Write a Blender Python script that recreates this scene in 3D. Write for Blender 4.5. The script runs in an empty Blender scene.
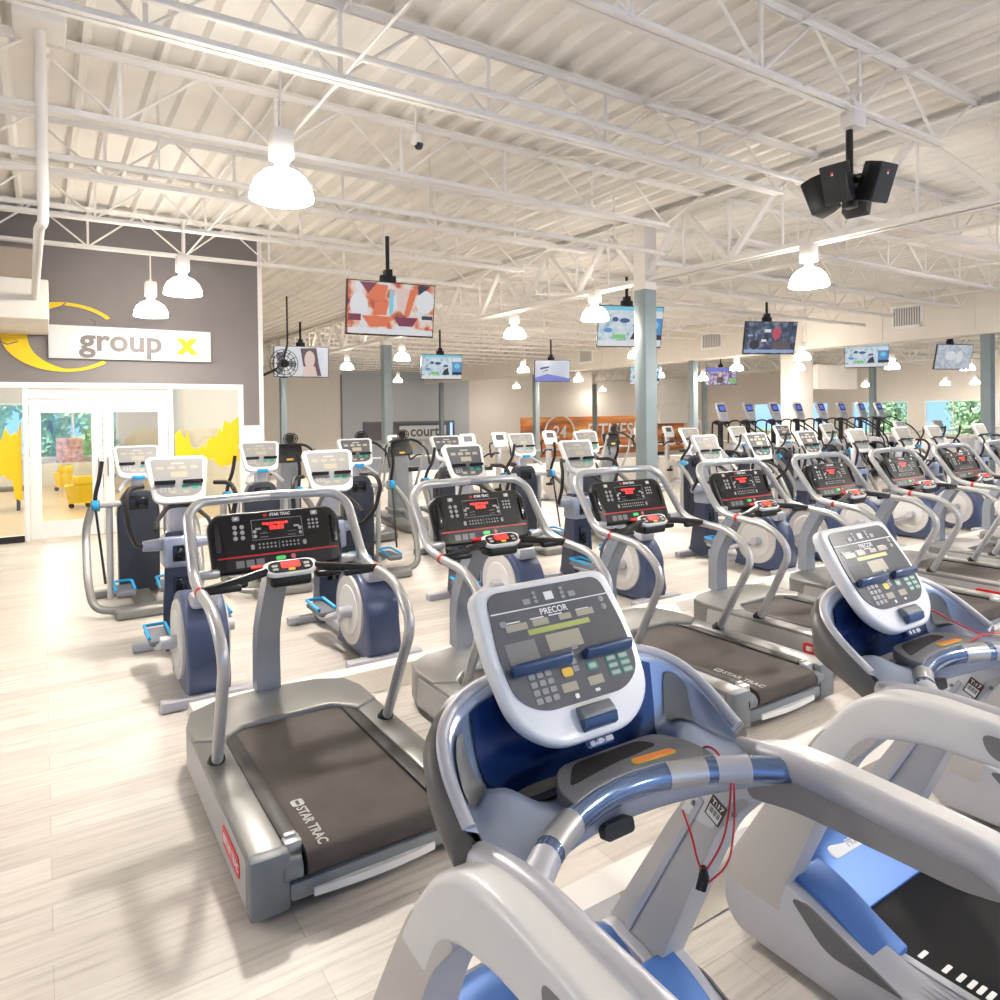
import bpy, bmesh, math, random
from mathutils import Vector, Matrix
random.seed(7)
S = bpy.context.scene
COL = S.collection
PI = math.pi
def V(*a): return Vector(a)

# ------------------------------------------------------------------ materials
MATS = {}
def mat(name, col, rough=.5, metal=0., emit=None, est=1., spec=.5, bump=0., bscale=200., coat=0., var=0., vscale=3.):
    m = bpy.data.materials.new(name); m.use_nodes = True
    nt = m.node_tree; b = nt.nodes['Principled BSDF']
    b.inputs['Base Color'].default_value = (*col, 1)
    b.inputs['Roughness'].default_value = rough
    b.inputs['Metallic'].default_value = metal
    b.inputs['Specular IOR Level'].default_value = spec
    if coat:
        b.inputs['Coat Weight'].default_value = coat; b.inputs['Coat Roughness'].default_value = .08
    if emit:
        b.inputs['Emission Color'].default_value = (*emit, 1); b.inputs['Emission Strength'].default_value = est
    tc = nt.nodes.new('ShaderNodeTexCoord')
    if bump:
        n = nt.nodes.new('ShaderNodeTexNoise'); n.inputs['Scale'].default_value = bscale
        nt.links.new(tc.outputs['Object'], n.inputs['Vector'])
        bp = nt.nodes.new('ShaderNodeBump'); bp.inputs['Strength'].default_value = bump
        bp.inputs['Distance'].default_value = .002
        nt.links.new(n.outputs['Fac'], bp.inputs['Height']); nt.links.new(bp.outputs['Normal'], b.inputs['Normal'])
    if var:
        n = nt.nodes.new('ShaderNodeTexNoise'); n.inputs['Scale'].default_value = vscale; n.inputs['Detail'].default_value = 5
        nt.links.new(tc.outputs['Object'], n.inputs['Vector'])
        r = nt.nodes.new('ShaderNodeValToRGB')
        r.color_ramp.elements[0].position = .3; r.color_ramp.elements[1].position = .7
        r.color_ramp.elements[0].color = (*[c * (1 - var) for c in col], 1)
        r.color_ramp.elements[1].color = (*[min(1, c * (1 + var)) for c in col], 1)
        nt.links.new(n.outputs['Fac'], r.inputs['Fac']); nt.links.new(r.outputs['Color'], b.inputs['Base Color'])
    MATS[name] = m
    return m

mat('white_paint', (.82, .77, .71), .55, var=.03, vscale=2)
mat('deck_paint', (.90, .855, .79), .6, var=.04, vscale=1.2)
mat('steel_paint', (.90, .86, .80), .5)
mat('wall_cream', (.80, .74, .66), .7, var=.02)
mat('wall_white', (.85, .82, .77), .7)
mat('wall_taupe', (.19, .17, .165), .7, var=.03)
mat('wall_grey', (.50, .52, .54), .7)
mat('column_grey', (.23, .28, .29), .4, var=.04, vscale=4)
mat('white_frame', (.9, .88, .85), .35)
mat('silver_paint', (.215, .21, .20), .38, .4, bump=.05)
mat('skirt_grey', (.46, .455, .45), .45, .2)
mat('tube_silver', (.50, .50, .50), .30, .5)
mat('upright_silver', (.44, .47, .52), .25, .65)
mat('base_grey', (.38, .37, .36), .4, .3, bump=.1, bscale=500)
mat('cap_grey', (.19, .205, .22), .45, .2)
mat('belt', (.075, .064, .058), .75, spec=.3, bump=.5, bscale=700, var=.12, vscale=6)
mat('belt_black', (.008, .008, .009), .7, spec=.2, bump=.3, bscale=700)
mat('strip_black', (.022, .019, .018), .5, spec=.3, bump=.2, bscale=300)
mat('black_plastic', (.010, .0095, .0095), .38, spec=.35)
mat('black_gloss', (.006, .006, .007), .12)
mat('console_face', (.012, .0105, .0095), .42, spec=.22)
mat('red_plastic', (.62, .012, .016), .35)
mat('red_light', (.8, .02, .02), .4, emit=(1, .03, .02), est=1.6)
mat('green_button', (.05, .55, .12), .4, emit=(.1, .7, .2), est=.35)
mat('green_dark', (.02, .30, .20), .4)
mat('yellow_button', (.8, .5, .05), .4)
mat('pink_button', (.75, .2, .2), .4)
mat('print_white', (.85, .84, .82), .5)
mat('print_grey', (.42, .41, .40), .5)
mat('chrome', (.8, .78, .75), .15, 1.)
mat('shell_white', (.76, .745, .73), .38, .0, coat=.15)
mat('console_white', (.86, .85, .84), .35, coat=.2)
mat('shell_beige', (.54, .51, .48), .42, .12, bump=.06, bscale=400)
mat('shell_silver', (.50, .50, .54), .38, .2)
mat('rail_grey', (.30, .29, .29), .5, .1, bump=.06, bscale=400)
mat('cowl_sky_tint', (.37, .43, .57), .30, .5, coat=.15)  # silver shell with the blue sky reflection mixed into its base colour
mat('cap_brown', (.10, .095, .09), .4)
mat('cowl_navy', (.012, .035, .14), .18, .2, coat=.5)
mat('hub_grey', (.20, .205, .215), .35, .3)
mat('hood_sky_tint', (.065, .165, .45), .42, .3)  # silver hood; reflected blue sky is painted in as its colour
mat('bar_blue', (.15, .22, .38), .2, .7, coat=.3)
mat('rubber_grey', (.24, .235, .23), .8, bump=.5, bscale=900)
mat('face_grey', (.115, .118, .128), .16, coat=.4)
mat('side_grey', (.13, .125, .13), .5)
mat('lcd', (.42, .38, .29), .25)
mat('lcd_green', (.42, .46, .12), .3)
mat('key_grey', (.27, .27, .275), .45)
mat('ledge_navy', (.016, .05, .14), .3, coat=.3)
mat('orange_print', (.85, .25, .05), .4)
mat('tag_brown', (.07, .035, .018), .5)
mat('navy_shroud', (.032, .042, .078), .38, .15, var=.08)
mat('navy_dark', (.016, .020, .032), .42)
mat('drum_navy', (.06, .08, .155), .35, .2)
mat('disc_grey', (.55, .53, .51), .5)
mat('pedal_grey', (.16, .165, .18), .6)
mat('pedal_blue', (.01, .33, .68), .45)
mat('floor_white', (.80, .77, .73), .5)
mat('plate_metal', (.50, .46, .40), .38, .5)
mat('yellow', (.80, .56, .01), .5)
mat('yellow_paint', (.86, .54, .0), .5)
mat('sign_white', (.70, .71, .69), .45)
mat('sign_text', (.13, .11, .10), .5)
mat('speaker', (.014, .015, .016), .6, bump=.4, bscale=600)
mat('screen_blue', (.02, .04, .2), .2, emit=(.10, .16, .7), est=.8)
mat('wood_floor', (.74, .55, .34), .3, var=.06, vscale=1.)
mat('bench_wood', (.10, .07, .05), .5)
mat('plant', (.10, .22, .06), .7, var=.5, vscale=12)
mat('pot_blue', (.08, .14, .42), .5)
mat('pink_print', (.72, .42, .44), .6, var=.5, vscale=8)
mat('dome', (.95, .93, .88), .4, emit=(1., .95, .88), est=30.)
mat('steel_brown', (.36, .29, .22), .5)
mat('vent', (.66, .65, .63), .4)
mat('vent_dark', (.2, .19, .18), .6)
mat('led_off', (.018, .018, .02), .35, spec=.3)

mat('lawn', (.22, .34, .12), .9, var=.2); mat('leaf_light', (.46, .62, .34), .7, var=.3); mat('leaf_dark', (.28, .45, .26), .7, var=.3)
def node_mat(name, build):
    m = bpy.data.materials.new(name); m.use_nodes = True
    build(m.node_tree, m.node_tree.nodes['Principled BSDF']); MATS[name] = m
def N(nt, t, **k):
    n = nt.nodes.new(t)
    for a, b in k.items():
        if a in n.inputs: n.inputs[a].default_value = b
        else: setattr(n, a, b)
    return n
def ramp(nt, fac, stops):
    r = nt.nodes.new('ShaderNodeValToRGB'); e = r.color_ramp.elements
    while len(e) < len(stops): e.new(.5)
    for el, (p, c) in zip(e, stops): el.position = p; el.color = (*c, 1)
    nt.links.new(fac, r.inputs['Fac']); return r.outputs['Color']

def floor_nodes(nt, b):
    tc = N(nt, 'ShaderNodeTexCoord')
    br = N(nt, 'ShaderNodeTexBrick'); br.offset = .37; br.squash = 1.
    br.inputs['Scale'].default_value = 1.; br.inputs['Mortar Size'].default_value = .0012
    br.inputs['Brick Width'].default_value = 1.22; br.inputs['Row Height'].default_value = .18
    br.inputs['Color1'].default_value = (.60, .55, .495, 1); br.inputs['Color2'].default_value = (.73, .685, .63, 1)
    br.inputs['Mortar'].default_value = (.42, .38, .34, 1); br.inputs['Bias'].default_value = .1
    nt.links.new(tc.outputs['Object'], br.inputs['Vector'])
    mp = N(nt, 'ShaderNodeMapping'); mp.inputs['Scale'].default_value = (1.1, 16., 1.)
    nt.links.new(tc.outputs['Object'], mp.inputs['Vector'])
    ns = N(nt, 'ShaderNodeTexNoise'); ns.inputs['Scale'].default_value = 2.2; ns.inputs['Detail'].default_value = 8; ns.inputs['Roughness'].default_value = .65
    nt.links.new(mp.outputs['Vector'], ns.inputs['Vector'])
    g = ramp(nt, ns.outputs['Fac'], [(.3, (.72, .70, .68)), (.5, (.97, .96, .95)), (.75, (1.1, 1.1, 1.1))])
    mx = N(nt, 'ShaderNodeMixRGB', blend_type='MULTIPLY'); mx.inputs[0].default_value = 1.
    nt.links.new(br.outputs['Color'], mx.inputs[1]); nt.links.new(g, mx.inputs[2])
    nt.links.new(mx.outputs[0], b.inputs['Base Color'])
    b.inputs['Roughness'].default_value = .36
node_mat('floor_planks', floor_nodes)

def mural_nodes(nt, b):
    tc = N(nt, 'ShaderNodeTexCoord')
    mp = N(nt, 'ShaderNodeMapping'); mp.inputs['Scale'].default_value = (.10, 1., .75)
    nt.links.new(tc.outputs['Object'], mp.inputs['Vector'])
    ns = N(nt, 'ShaderNodeTexNoise', Scale=2.2, Detail=6.); nt.links.new(mp.outputs['Vector'], ns.inputs['Vector'])
    c = ramp(nt, ns.outputs['Fac'], [(.3, (.23, .10, .07)), (.43, (.46, .17, .07)), (.52, (.75, .24, .06)), (.62, (.86, .42, .14)), (.75, (.9, .6, .3))])
    nt.links.new(c, b.inputs['Base Color']); b.inputs['Roughness'].default_value = .5
node_mat('mural', mural_nodes)

def outside_nodes(nt, b):                       # daylight on foliage seen through far windows
    tc = N(nt, 'ShaderNodeTexCoord')
    ns = N(nt, 'ShaderNodeTexNoise', Scale=1.3, Detail=8., Roughness=.7); nt.links.new(tc.outputs['Object'], ns.inputs['Vector'])
    c = ramp(nt, ns.outputs['Fac'], [(.35, (.22, .40, .22)), (.48, (.45, .66, .42)), (.56, (.70, .86, .78)), (.7, (.92, .98, 1.))])
    nt.links.new(c, b.inputs['Base Color']); nt.links.new(c, b.inputs['Emission Color'])
    b.inputs['Emission Strength'].default_value = 1.0
node_mat('outside_trees', outside_nodes)

def glass_nodes(nt, b):
    for n in list(nt.nodes):
        if n.type != 'OUTPUT_MATERIAL': nt.nodes.remove(n)
    out = [n for n in nt.nodes if n.type == 'OUTPUT_MATERIAL'][0]
    t = nt.nodes.new('ShaderNodeBsdfTransparent'); t.inputs[0].default_value = (.93, .97, .95, 1)
    g = nt.nodes.new('ShaderNodeBsdfGlossy'); g.inputs['Roughness'].default_value = .03
    mx = nt.nodes.new('ShaderNodeMixShader'); mx.inputs[0].default_value = .08
    nt.links.new(t.outputs[0], mx.inputs[1]); nt.links.new(g.outputs[0], mx.inputs[2]); nt.links.new(mx.outputs[0], out.inputs[0])
node_mat('glass', glass_nodes)

def plate_nodes(nt, b):
    tc = N(nt, 'ShaderNodeTexCoord')
    ck = N(nt, 'ShaderNodeTexChecker', Scale=34.); mp = N(nt, 'ShaderNodeMapping'); mp.inputs['Rotation'].default_value = (0, 0, .78)
    nt.links.new(tc.outputs['Object'], mp.inputs['Vector']); nt.links.new(mp.outputs['Vector'], ck.inputs['Vector'])
    bp = N(nt, 'ShaderNodeBump', Strength=.8, Distance=.004); nt.links.new(ck.outputs['Fac'], bp.inputs['Height'])
    nt.links.new(bp.outputs['Normal'], b.inputs['Normal'])
    b.inputs['Base Color'].default_value = (.55, .51, .45, 1); b.inputs['Metallic'].default_value = .5; b.inputs['Roughness'].default_value = .35
node_mat('diamond_plate', plate_nodes)

def screen_mat(name, stops, scale, seed, est=1.):
    def f(nt, b):
        tc = N(nt, 'ShaderNodeTexCoord'); mp = N(nt, 'ShaderNodeMapping'); mp.inputs['Location'].default_value = (seed, seed * 2, 0)
        nt.links.new(tc.outputs['Object'], mp.inputs['Vector'])
        ns = N(nt, 'ShaderNodeTexNoise', Scale=scale, Detail=3.); nt.links.new(mp.outputs['Vector'], ns.inputs['Vector'])
        c = ramp(nt, ns.outputs['Fac'], stops)
        b.inputs['Base Color'].default_value = (.01, .01, .01, 1); b.inputs['Roughness'].default_value = .2
        nt.links.new(c, b.inputs['Emission Color']); b.inputs['Emission Strength'].default_value = est * .62
    node_mat(name, f)
def flat_emit(name, c, est=.62): mat(name, (.01, .01, .01), .3, emit=c, est=est)
screen_mat('tv_food', [(.3, (.35, .04, .03)), (.42, (.9, .22, .08)), (.5, (.95, .72, .55)), (.6, (.95, .93, .95)), (.75, (.7, .75, .9))], 4.5, 3.)
screen_mat('tv_light', [(.35, (.25, .45, .6)), (.45, (.7, .85, .92)), (.6, (.9, .96, 1.))], 7., 5.)
screen_mat('tv_white', [(.4, (.8, .85, .97)), (.6, (.95, .96, 1.))], 2., 1.)
screen_mat('tv_dark', [(.35, (.02, .03, .06)), (.5, (.08, .10, .16)), (.62, (.25, .29, .38)), (.75, (.5, .55, .65))], 6., 9.)
screen_mat('tv_grey', [(.4, (.55, .6, .66)), (.6, (.75, .8, .86))], 9., 4.)
screen_mat('tv_mix', [(.35, (.12, .10, .35)), (.5, (.55, .35, .6)), (.6, (.75, .8, .9))], 6., 2.)
for n, c in dict(e_orange=(.95, .20, .05), e_dkred=(.25, .02, .05), e_white=(.95, .95, .97), e_blue=(.10, .35, .75), e_cyan=(.25, .75, .95),
                 e_navy=(.03, .10, .30), e_green=(.25, .72, .2), e_black=(.02, .02, .03), e_skin=(.93, .70, .62), e_hair=(.12, .04, .05),
                 e_red=(.65, .08, .12), e_violet=(.25, .28, .85), e_bar=(.35, .5, .8), e_dark=(.16, .10, .10)).items(): flat_emit(n, c)

# ------------------------------------------------------------------ mesh helpers
def merge(bm, tmp, M=None):
    if M is not None: bmesh.ops.transform(tmp, matrix=M, verts=tmp.verts)
    me = bpy.data.meshes.new('t'); tmp.to_mesh(me); tmp.free(); bm.from_mesh(me); bpy.data.meshes.remove(me)
def bevel_all(t, w, seg=2, ang=.5):
    es = [e for e in t.edges if len(e.link_faces) == 2 and e.calc_face_angle(0) > ang]
    bmesh.ops.bevel(t, geom=es, offset=w, segments=seg, affect='EDGES', profile=.5, clamp_overlap=True)
def box(bm, x0, x1, y0, y1, z0, z1, bev=0, seg=2, M=None):
    t = bmesh.new(); bmesh.ops.create_cube(t, size=1)
    for v in t.verts:
        v.co = V(x0 if v.co.x < 0 else x1, y0 if v.co.y < 0 else y1, z0 if v.co.z < 0 else z1)
    if bev: bevel_all(t, bev, seg)
    merge(bm, t, M)
def prism(bm, pts, ax, a0, a1, bev=0, seg=2, M=None, ang=.5):
    """polygon pts (2D) extruded along axis ax: 'x' -> pts are (y,z); 'y' -> (x,z); 'z' -> (x,y)"""
    t = bmesh.new()
    def P(p, a): return {'x': V(a, p[0], p[1]), 'y': V(p[0], a, p[1]), 'z': V(p[0], p[1], a)}[ax]
    lo = [t.verts.new(P(p, a0)) for p in pts]; hi = [t.verts.new(P(p, a1)) for p in pts]
    n = len(pts); t.faces.new(lo); t.faces.new(hi[::-1])
    for i in range(n): t.faces.new((lo[i], hi[i], hi[(i + 1) % n], lo[(i + 1) % n]))
    bmesh.ops.recalc_face_normals(t, faces=t.faces)
    if bev: bevel_all(t, bev, seg, ang)
    merge(bm, t, M)
def fillet(pts, r, seg=6):
    pts = [Vector(p) for p in pts]; out = [pts[0]]
    for i in range(1, len(pts) - 1):
        a, b, c = pts[i - 1], pts[i], pts[i + 1]
        d1, d2 = (a - b), (c - b); l1, l2 = d1.length, d2.length; d1 /= l1; d2 /= l2
        rr = r[i] if isinstance(r, (list, tuple)) else r
        k = min(rr, l1 * .48, l2 * .48); p, q = b + d1 * k, b + d2 * k
        for s in range(seg + 1):
            u = s / seg; out.append(p * (1 - u) ** 2 + b * 2 * u * (1 - u) + q * u * u)
    out.append(pts[-1]); return out
def rpoly(pts, r, seg=4):
    """round the corners of a closed 2D polygon"""
    n = len(pts); out = []
    for i in range(n):
        a, b, c = Vector(pts[i - 1]), Vector(pts[i]), Vector(pts[(i + 1) % n])
        d1, d2 = a - b, c - b; l1, l2 = d1.length, d2.length
        rr = r[i] if isinstance(r, (list, tuple)) else r
        if rr <= 0: out.append(tuple(b)); continue
        k = min(rr, l1 * .48, l2 * .48); p, q = b + d1 / l1 * k, b + d2 / l2 * k
        for s in range(seg + 1):
            u = s / seg; w = p * (1 - u) ** 2 + b * 2 * u * (1 - u) + q * u * u; out.append((w.x, w.y))
    return out
def tube(bm, pts, r, n=10, sx=1., cap=True, closed=False):
    """sweep a circle (optionally flattened sx) along a polyline"""
    pts = [Vector(p) for p in pts]; m = len(pts)
    T = [(pts[min(i + 1, m - 1)] - pts[max(i - 1, 0)]).normalized() for i in range(m)]
    if closed: T = [(pts[(i + 1) % m] - pts[i - 1]).normalized() for i in range(m)]
    up = V(0, 0, 1) if abs(T[0].z) < .9 else V(1, 0, 0)
    nrm = (up - T[0] * up.dot(T[0])).normalized(); rings = []
    for i in range(m):
        nrm = (nrm - T[i] * nrm.dot(T[i])).normalized(); bn = T[i].cross(nrm)
        rr = r[i] if isinstance(r, (list, tuple)) else r
        rings.append([bm.verts.new(pts[i] + nrm * (math.cos(2 * PI * k / n) * rr) + bn * (math.sin(2 * PI * k / n) * rr * sx)) for k in range(n)])
    for i in range(m if closed else m - 1):
        a, b = rings[i], rings[(i + 1) % m]
        for k in range(n): bm.faces.new((a[k], a[(k + 1) % n], b[(k + 1) % n], b[k]))
    if cap and not closed: bm.faces.new(rings[0][::-1]); bm.faces.new(rings[-1])
def cyl(bm, p0, p1, r, r1=None, n=16): tube(bm, [p0, p1], [r, r if r1 is None else r1], n)
def loft(bm, secs, closed=True, cap=True):
    R = [[bm.verts.new(Vector(p)) for p in s] for s in secs]; n = len(secs[0])
    for a, b in zip(R, R[1:]):
        for k in range(n if closed else n - 1): bm.faces.new((a[k], a[(k + 1) % n], b[(k + 1) % n], b[k]))
    if cap and closed: bm.faces.new(R[0][::-1]); bm.faces.new(R[-1])
def lathe(bm, prof, n=20, M=None, cap=False):
    t = bmesh.new(); R = [[t.verts.new(V(r * math.cos(2 * PI * k / n), r * math.sin(2 * PI * k / n), z)) for k in range(n)] for r, z in prof]
    for a, b in zip(R, R[1:]):
        for k in range(n): t.faces.new((a[k], a[(k + 1) % n], b[(k + 1) % n], b[k]))
    if cap: t.faces.new(R[0][::-1]); t.faces.new(R[-1])
    merge(bm, t, M)
def plane(o, u, v):
    """matrix of a local frame: x=u, y=v, z=u x v"""
    u = Vector(u).normalized(); v = Vector(v).normalized(); n = u.cross(v)
    M = Matrix.Identity(4)
    for i in range(3): M[i][0], M[i][1], M[i][2], M[i][3] = u[i], v[i], n[i], o[i]
    return M
def rrect(bm, M, x0, x1, y0, y1, z0, z1, r=.0, bev=0, seg=2):
    p = [(x0, y0), (x1, y0), (x1, y1), (x0, y1)]
    prism(bm, rpoly(p, r) if r else p, 'z', z0, z1, bev, seg, M, .6)
TXT = {}
def text(bm, s, size, M, ext=.001, bold=0., align='CENTER'):
    key = (s, size, ext, bold, align)
    if key not in TXT:
        c = bpy.data.curves.new('t', 'FONT'); c.body = s; c.size = size; c.extrude = ext; c.offset = bold
        c.align_x = align; c.align_y = 'CENTER'; c.resolution_u = 3
        o = bpy.data.objects.new('t', c); COL.objects.link(o)
        bpy.context.view_layer.update()
        me = bpy.data.meshes.new_from_object(o.evaluated_get(bpy.context.evaluated_depsgraph_get()))
        bpy.data.objects.remove(o); bpy.data.curves.remove(c); TXT[key] = me
    t = bmesh.new(); t.from_mesh(TXT[key]); merge(bm, t, M)

def B(): return bmesh.new()
def obj(name, bm, m, parent=None, loc=None, sharp=35, subd=0, label=None):
    me = bpy.data.meshes.new(name)
    bmesh.ops.recalc_face_normals(bm, faces=bm.faces)
    bm.to_mesh(me); bm.free()
    me.materials.append(MATS[m])
    me.shade_smooth(); me.set_sharp_from_angle(angle=math.radians(sharp))
    o = bpy.data.objects.new(name, me); COL.objects.link(o)
    if parent:
        while parent.parent and parent.parent.parent: parent = parent.parent      # thing > part > sub-part, no deeper
        o.parent = parent
    if loc: o.location = loc
    if subd:
        s = o.modifiers.new('subdivision', 'SUBSURF'); s.levels = s.render_levels = subd
    if label: o['label'] = label
    return o
def tag(o, label, cat, group=None):
    o['label'] = label; o['category'] = cat
    if group: o['group'] = group
    return o
def thing(name, label, cat, loc=(0, 0, 0), rz=0., group=None):
    o = bpy.data.objects.new(name, None); COL.objects.link(o); o.location = loc; o.rotation_euler = (0, 0, rz)
    o.empty_display_size = .1
    return tag(o, label, cat, group)
def struct(name, bm, m, parent=None, **k):
    o = obj(name, bm, m, parent, **k)
    if parent is None: o['kind'] = 'structure'
    return o
def dup(root, loc, label=None, rz=None):
    def cp(o, par):
        c = o.copy(); COL.objects.link(c)
        if par: c.parent = par
        for ch in list(o.children): cp(ch, c)
        return c
    r = cp(root, None); r.location = loc
    if rz is not None: r.rotation_euler = (0, 0, rz)
    if label: r['label'] = label
    return r
ORD = ['first', 'second', 'third', 'fourth', 'fifth', 'sixth', 'seventh', 'eighth', 'ninth', 'tenth', 'eleventh', 'twelfth', 'thirteenth', 'fourteenth', 'fifteenth', 'sixteenth']

exec_parts = []

# ------------------------------------------------------------------ the room
GX = 13.0
b = B(); box(b, -10, 46, -7, 14, -.12, 0); struct('floor', b, 'floor_planks')
b = B(); box(b, 3.35, 46, 14.15, 41.2, -2.4, -2.3); struct('lower_floor', b, 'floor_planks')
b = B(); box(b, -6, 3.2, GX + .1, 24, -.10, .004); struct('studio_floor', b, 'wood_floor')
# corrugated roof deck: ribs run away from the camera, flat pans between them
b = B(); pr = []; x = -10.2
while x < 46.2:
    pr += [(x, 5.17), (x + .03, 5.09), (x + .075, 5.09), (x + .105, 5.17)]; x += .30
va = [b.verts.new((p[0], -7, p[1])) for p in pr]; vb = [b.verts.new((p[0], 41.2 if p[0] > 3.25 else 24.3, p[1])) for p in pr]

for i in range(len(pr) - 1): b.faces.new((va[i], va[i + 1], vb[i + 1], vb[i]))
struct('ceiling', b, 'deck_paint', sharp=10)

# walls
b = B(); box(b, -6, 3.28, GX, GX + .15, 2.44, 5.1); box(b, 2.99, 3.28, GX, GX + .15, 1.72, 2.44); struct('studio_wall', b, 'wall_taupe')
b = B(); box(b, 2.99, 3.28, GX, GX + .15, 0, 1.72); box(b, 3.28, 3.36, GX, 41, -2.4, 5.1); struct('passage_wall', b, 'wall_white')
b = B()
def W(x0, x1, z0, z1): box(b, x0, x1, 41, 41.2, z0, z1)
W(3.3, 15.2, -2.4, 5.1); W(24.2, 46, -2.4, 5.1); struct('far_wall', b, 'wall_cream')
b = B(); box(b, 15.2, 24.2, 41, 41.2, 1.4, 5.1); box(b, 15.2, 16.6, 41, 41.2, -2.4, 1.4); box(b, 23, 24.2, 41, 41.2, -2.4, 1.4); box(b, 16.6, 23, 41.6, 41.7, -2.4, 1.4)
struct('court_wall', b, 'wall_grey')
b = B(); box(b, 16.6, 23, 41.0, 41.06, 1.25, 1.4); box(b, 15.15, 15.25, 40.95, 41.05, -2.4, 4.3); box(b, 16.55, 16.62, 41.0, 41.06, -2.4, 1.4); box(b, 22.98, 23.05, 41.0, 41.06, -2.4, 1.4); struct('trim_1', b, 'vent_dark')
b = B(); box(b, 16.62, 22.98, 41.5, 41.59, .2, 1.25); struct('court_panel_wall', b, 'wall_taupe')
b = B(); box(b, 28.4, 46, 40.93, 40.99, -1.4, 1.50); o = struct('mural_wall', b, 'mural')
b = B(); box(b, -10.1, -10, -7, GX, 0, 5.1); struct('wall_left', b, 'wall_white')
b = B(); box(b, -10, 46, -7.1, -7, 3.5, 5.2)
for i in range(12): box(b, -10 + i * 5.05, -9.9 + i * 5.05, -7.1, -7, 0, 3.5)
struct('wall_back', b, 'wall_white')
# right hand window wall
b = B(); x0 = 45.; WN = [(-6, -1), (1, 6), (8, 13), (15.2, 17.8), (18.6, 21.7), (22.7, 26.3), (28, 34)]
ys = [-7.] + [q for w in WN for q in w] + [41.]
for i in range(0, len(ys), 2): box(b, x0, x0 + .2, ys[i], ys[i + 1], -2.4, 5.1)
for w in WN: box(b, x0, x0 + .2, w[0], w[1], 2.3, 5.1); box(b, x0, x0 + .2, w[0], w[1], -2.4, .25)
struct('wall_right', b, 'wall_cream')
for i, w in enumerate(WN):
    b = B(); y0, y1 = w; zz = (.25, 2.3)
    for y in (y0, (y0 + y1) / 2 - .03, y1 - .06): box(b, x0 - .03, x0 + .06, y, y + .06, *zz)
    for z in (zz[0], zz[1] - .06): box(b, x0 - .03, x0 + .06, y0, y1, z, z + .06)
    f = struct('window_%d' % (i + 1), b, 'white_frame')
    g = B(); box(g, x0 + .01, x0 + .02, y0 + .05, y1 - .05, .3, 2.25); obj('pane', g, 'glass', f)
# knee wall at the edge of the upper level
b = B(); box(b, 3.4, 44.9, 13.9, 14.1, 0, .62, .01); struct('knee_wall', b, 'white_paint')
b = B(); tube(b, [(3.4, 14.0, .95), (44.9, 14.0, .95)], .025, 8)
for i in range(28): cyl(b, (3.5 + i * 1.53, 14.0, .60), (3.5 + i * 1.53, 14.0, .95), .018, n=6)
struct('trim_2', b, 'tube_silver')
b = B(); box(b, 3.35, 45, 14.0, 14.15, -2.4, .0); struct('step_wall', b, 'wall_white')

# soffit over the second column line, with grilles as things
b = B(); box(b, 20.55, 21.3, -7, 40.5, 3.80, 5.1)
for i in range(20): box(b, 20.535, 20.56, -6 + i * 2.44, -5.985 + i * 2.44, 3.81, 5.09)
struct('soffit_wall', b, 'wall_cream')
def grille(y, z, w, h, label):
    r = thing('air_grille', label, 'vent', (20.53, y, z), 0, 'air grilles in the beige soffit')
    f = B()
    for s in (-1, 1):
        box(f, -.02, .0, s * w / 2 - .04, s * w / 2 + .04, -h / 2 - .04, h / 2 + .04); box(f, -.02, .0, -w / 2, w / 2, s * h / 2 - .04, s * h / 2 + .04)
    obj('frame', f, 'white_frame', r)
    f = B()
    n = 12
    for i in range(n): box(f, -.014, .0, -w / 2 + w * (i + .2) / n, -w / 2 + w * (i + .75) / n, -h / 2, h / 2)
    obj('louver', f, 'vent', r)
    f = B(); box(f, -.004, .002, -w / 2, w / 2, -h / 2, h / 2); obj('backing', f, 'vent_dark', r)
grille(10.38, 4.47, .82, .58, 'largest white rectangular air grille on the beige soffit, right')
grille(17.3, 4.42, .9, .55, 'middle white air grille on the beige soffit, right of thick column')
grille(24.4, 4.4, .9, .6, 'white air grille near the far left end of the beige soffit')
# beige duct box at upper left
b = B(); box(b, -3.2, .09, 10.9, GX, 3.18, 3.70, .02); struct('bulkhead_wall', b, 'wall_cream')
b = B(); box(b, -3.2, -.02, 11.0, GX, 3.70, 4.1); struct('trim_3', b, 'steel_brown')

# columns
for X, ys in ((8.25, (8.3, 18.6, 28.9)), (21.0, (8.55, 18.6, 28.9, 39.0)), (33.6, (8.4, 18.6, 28.9, 39.0))):
    for y in ys:
        b = B(); w = .125; z0 = 0 if y < 14 else -2.3
        box(b, X - w, X + w, y - w, y + w, z0, 3.86, .008); c = struct('column', b, 'column_grey')
        b = B(); box(b, X - w - .004, X + w + .004, y - w - .004, y + w + .004, 3.855, 5.0); obj('column_top', b, 'white_paint', c)
        if z0 == 0:
            b = B(); box(b, X - .2, X + .2, y - .2, y + .2, 0, .02); obj('base_plate', b, 'column_grey', c)

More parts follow.
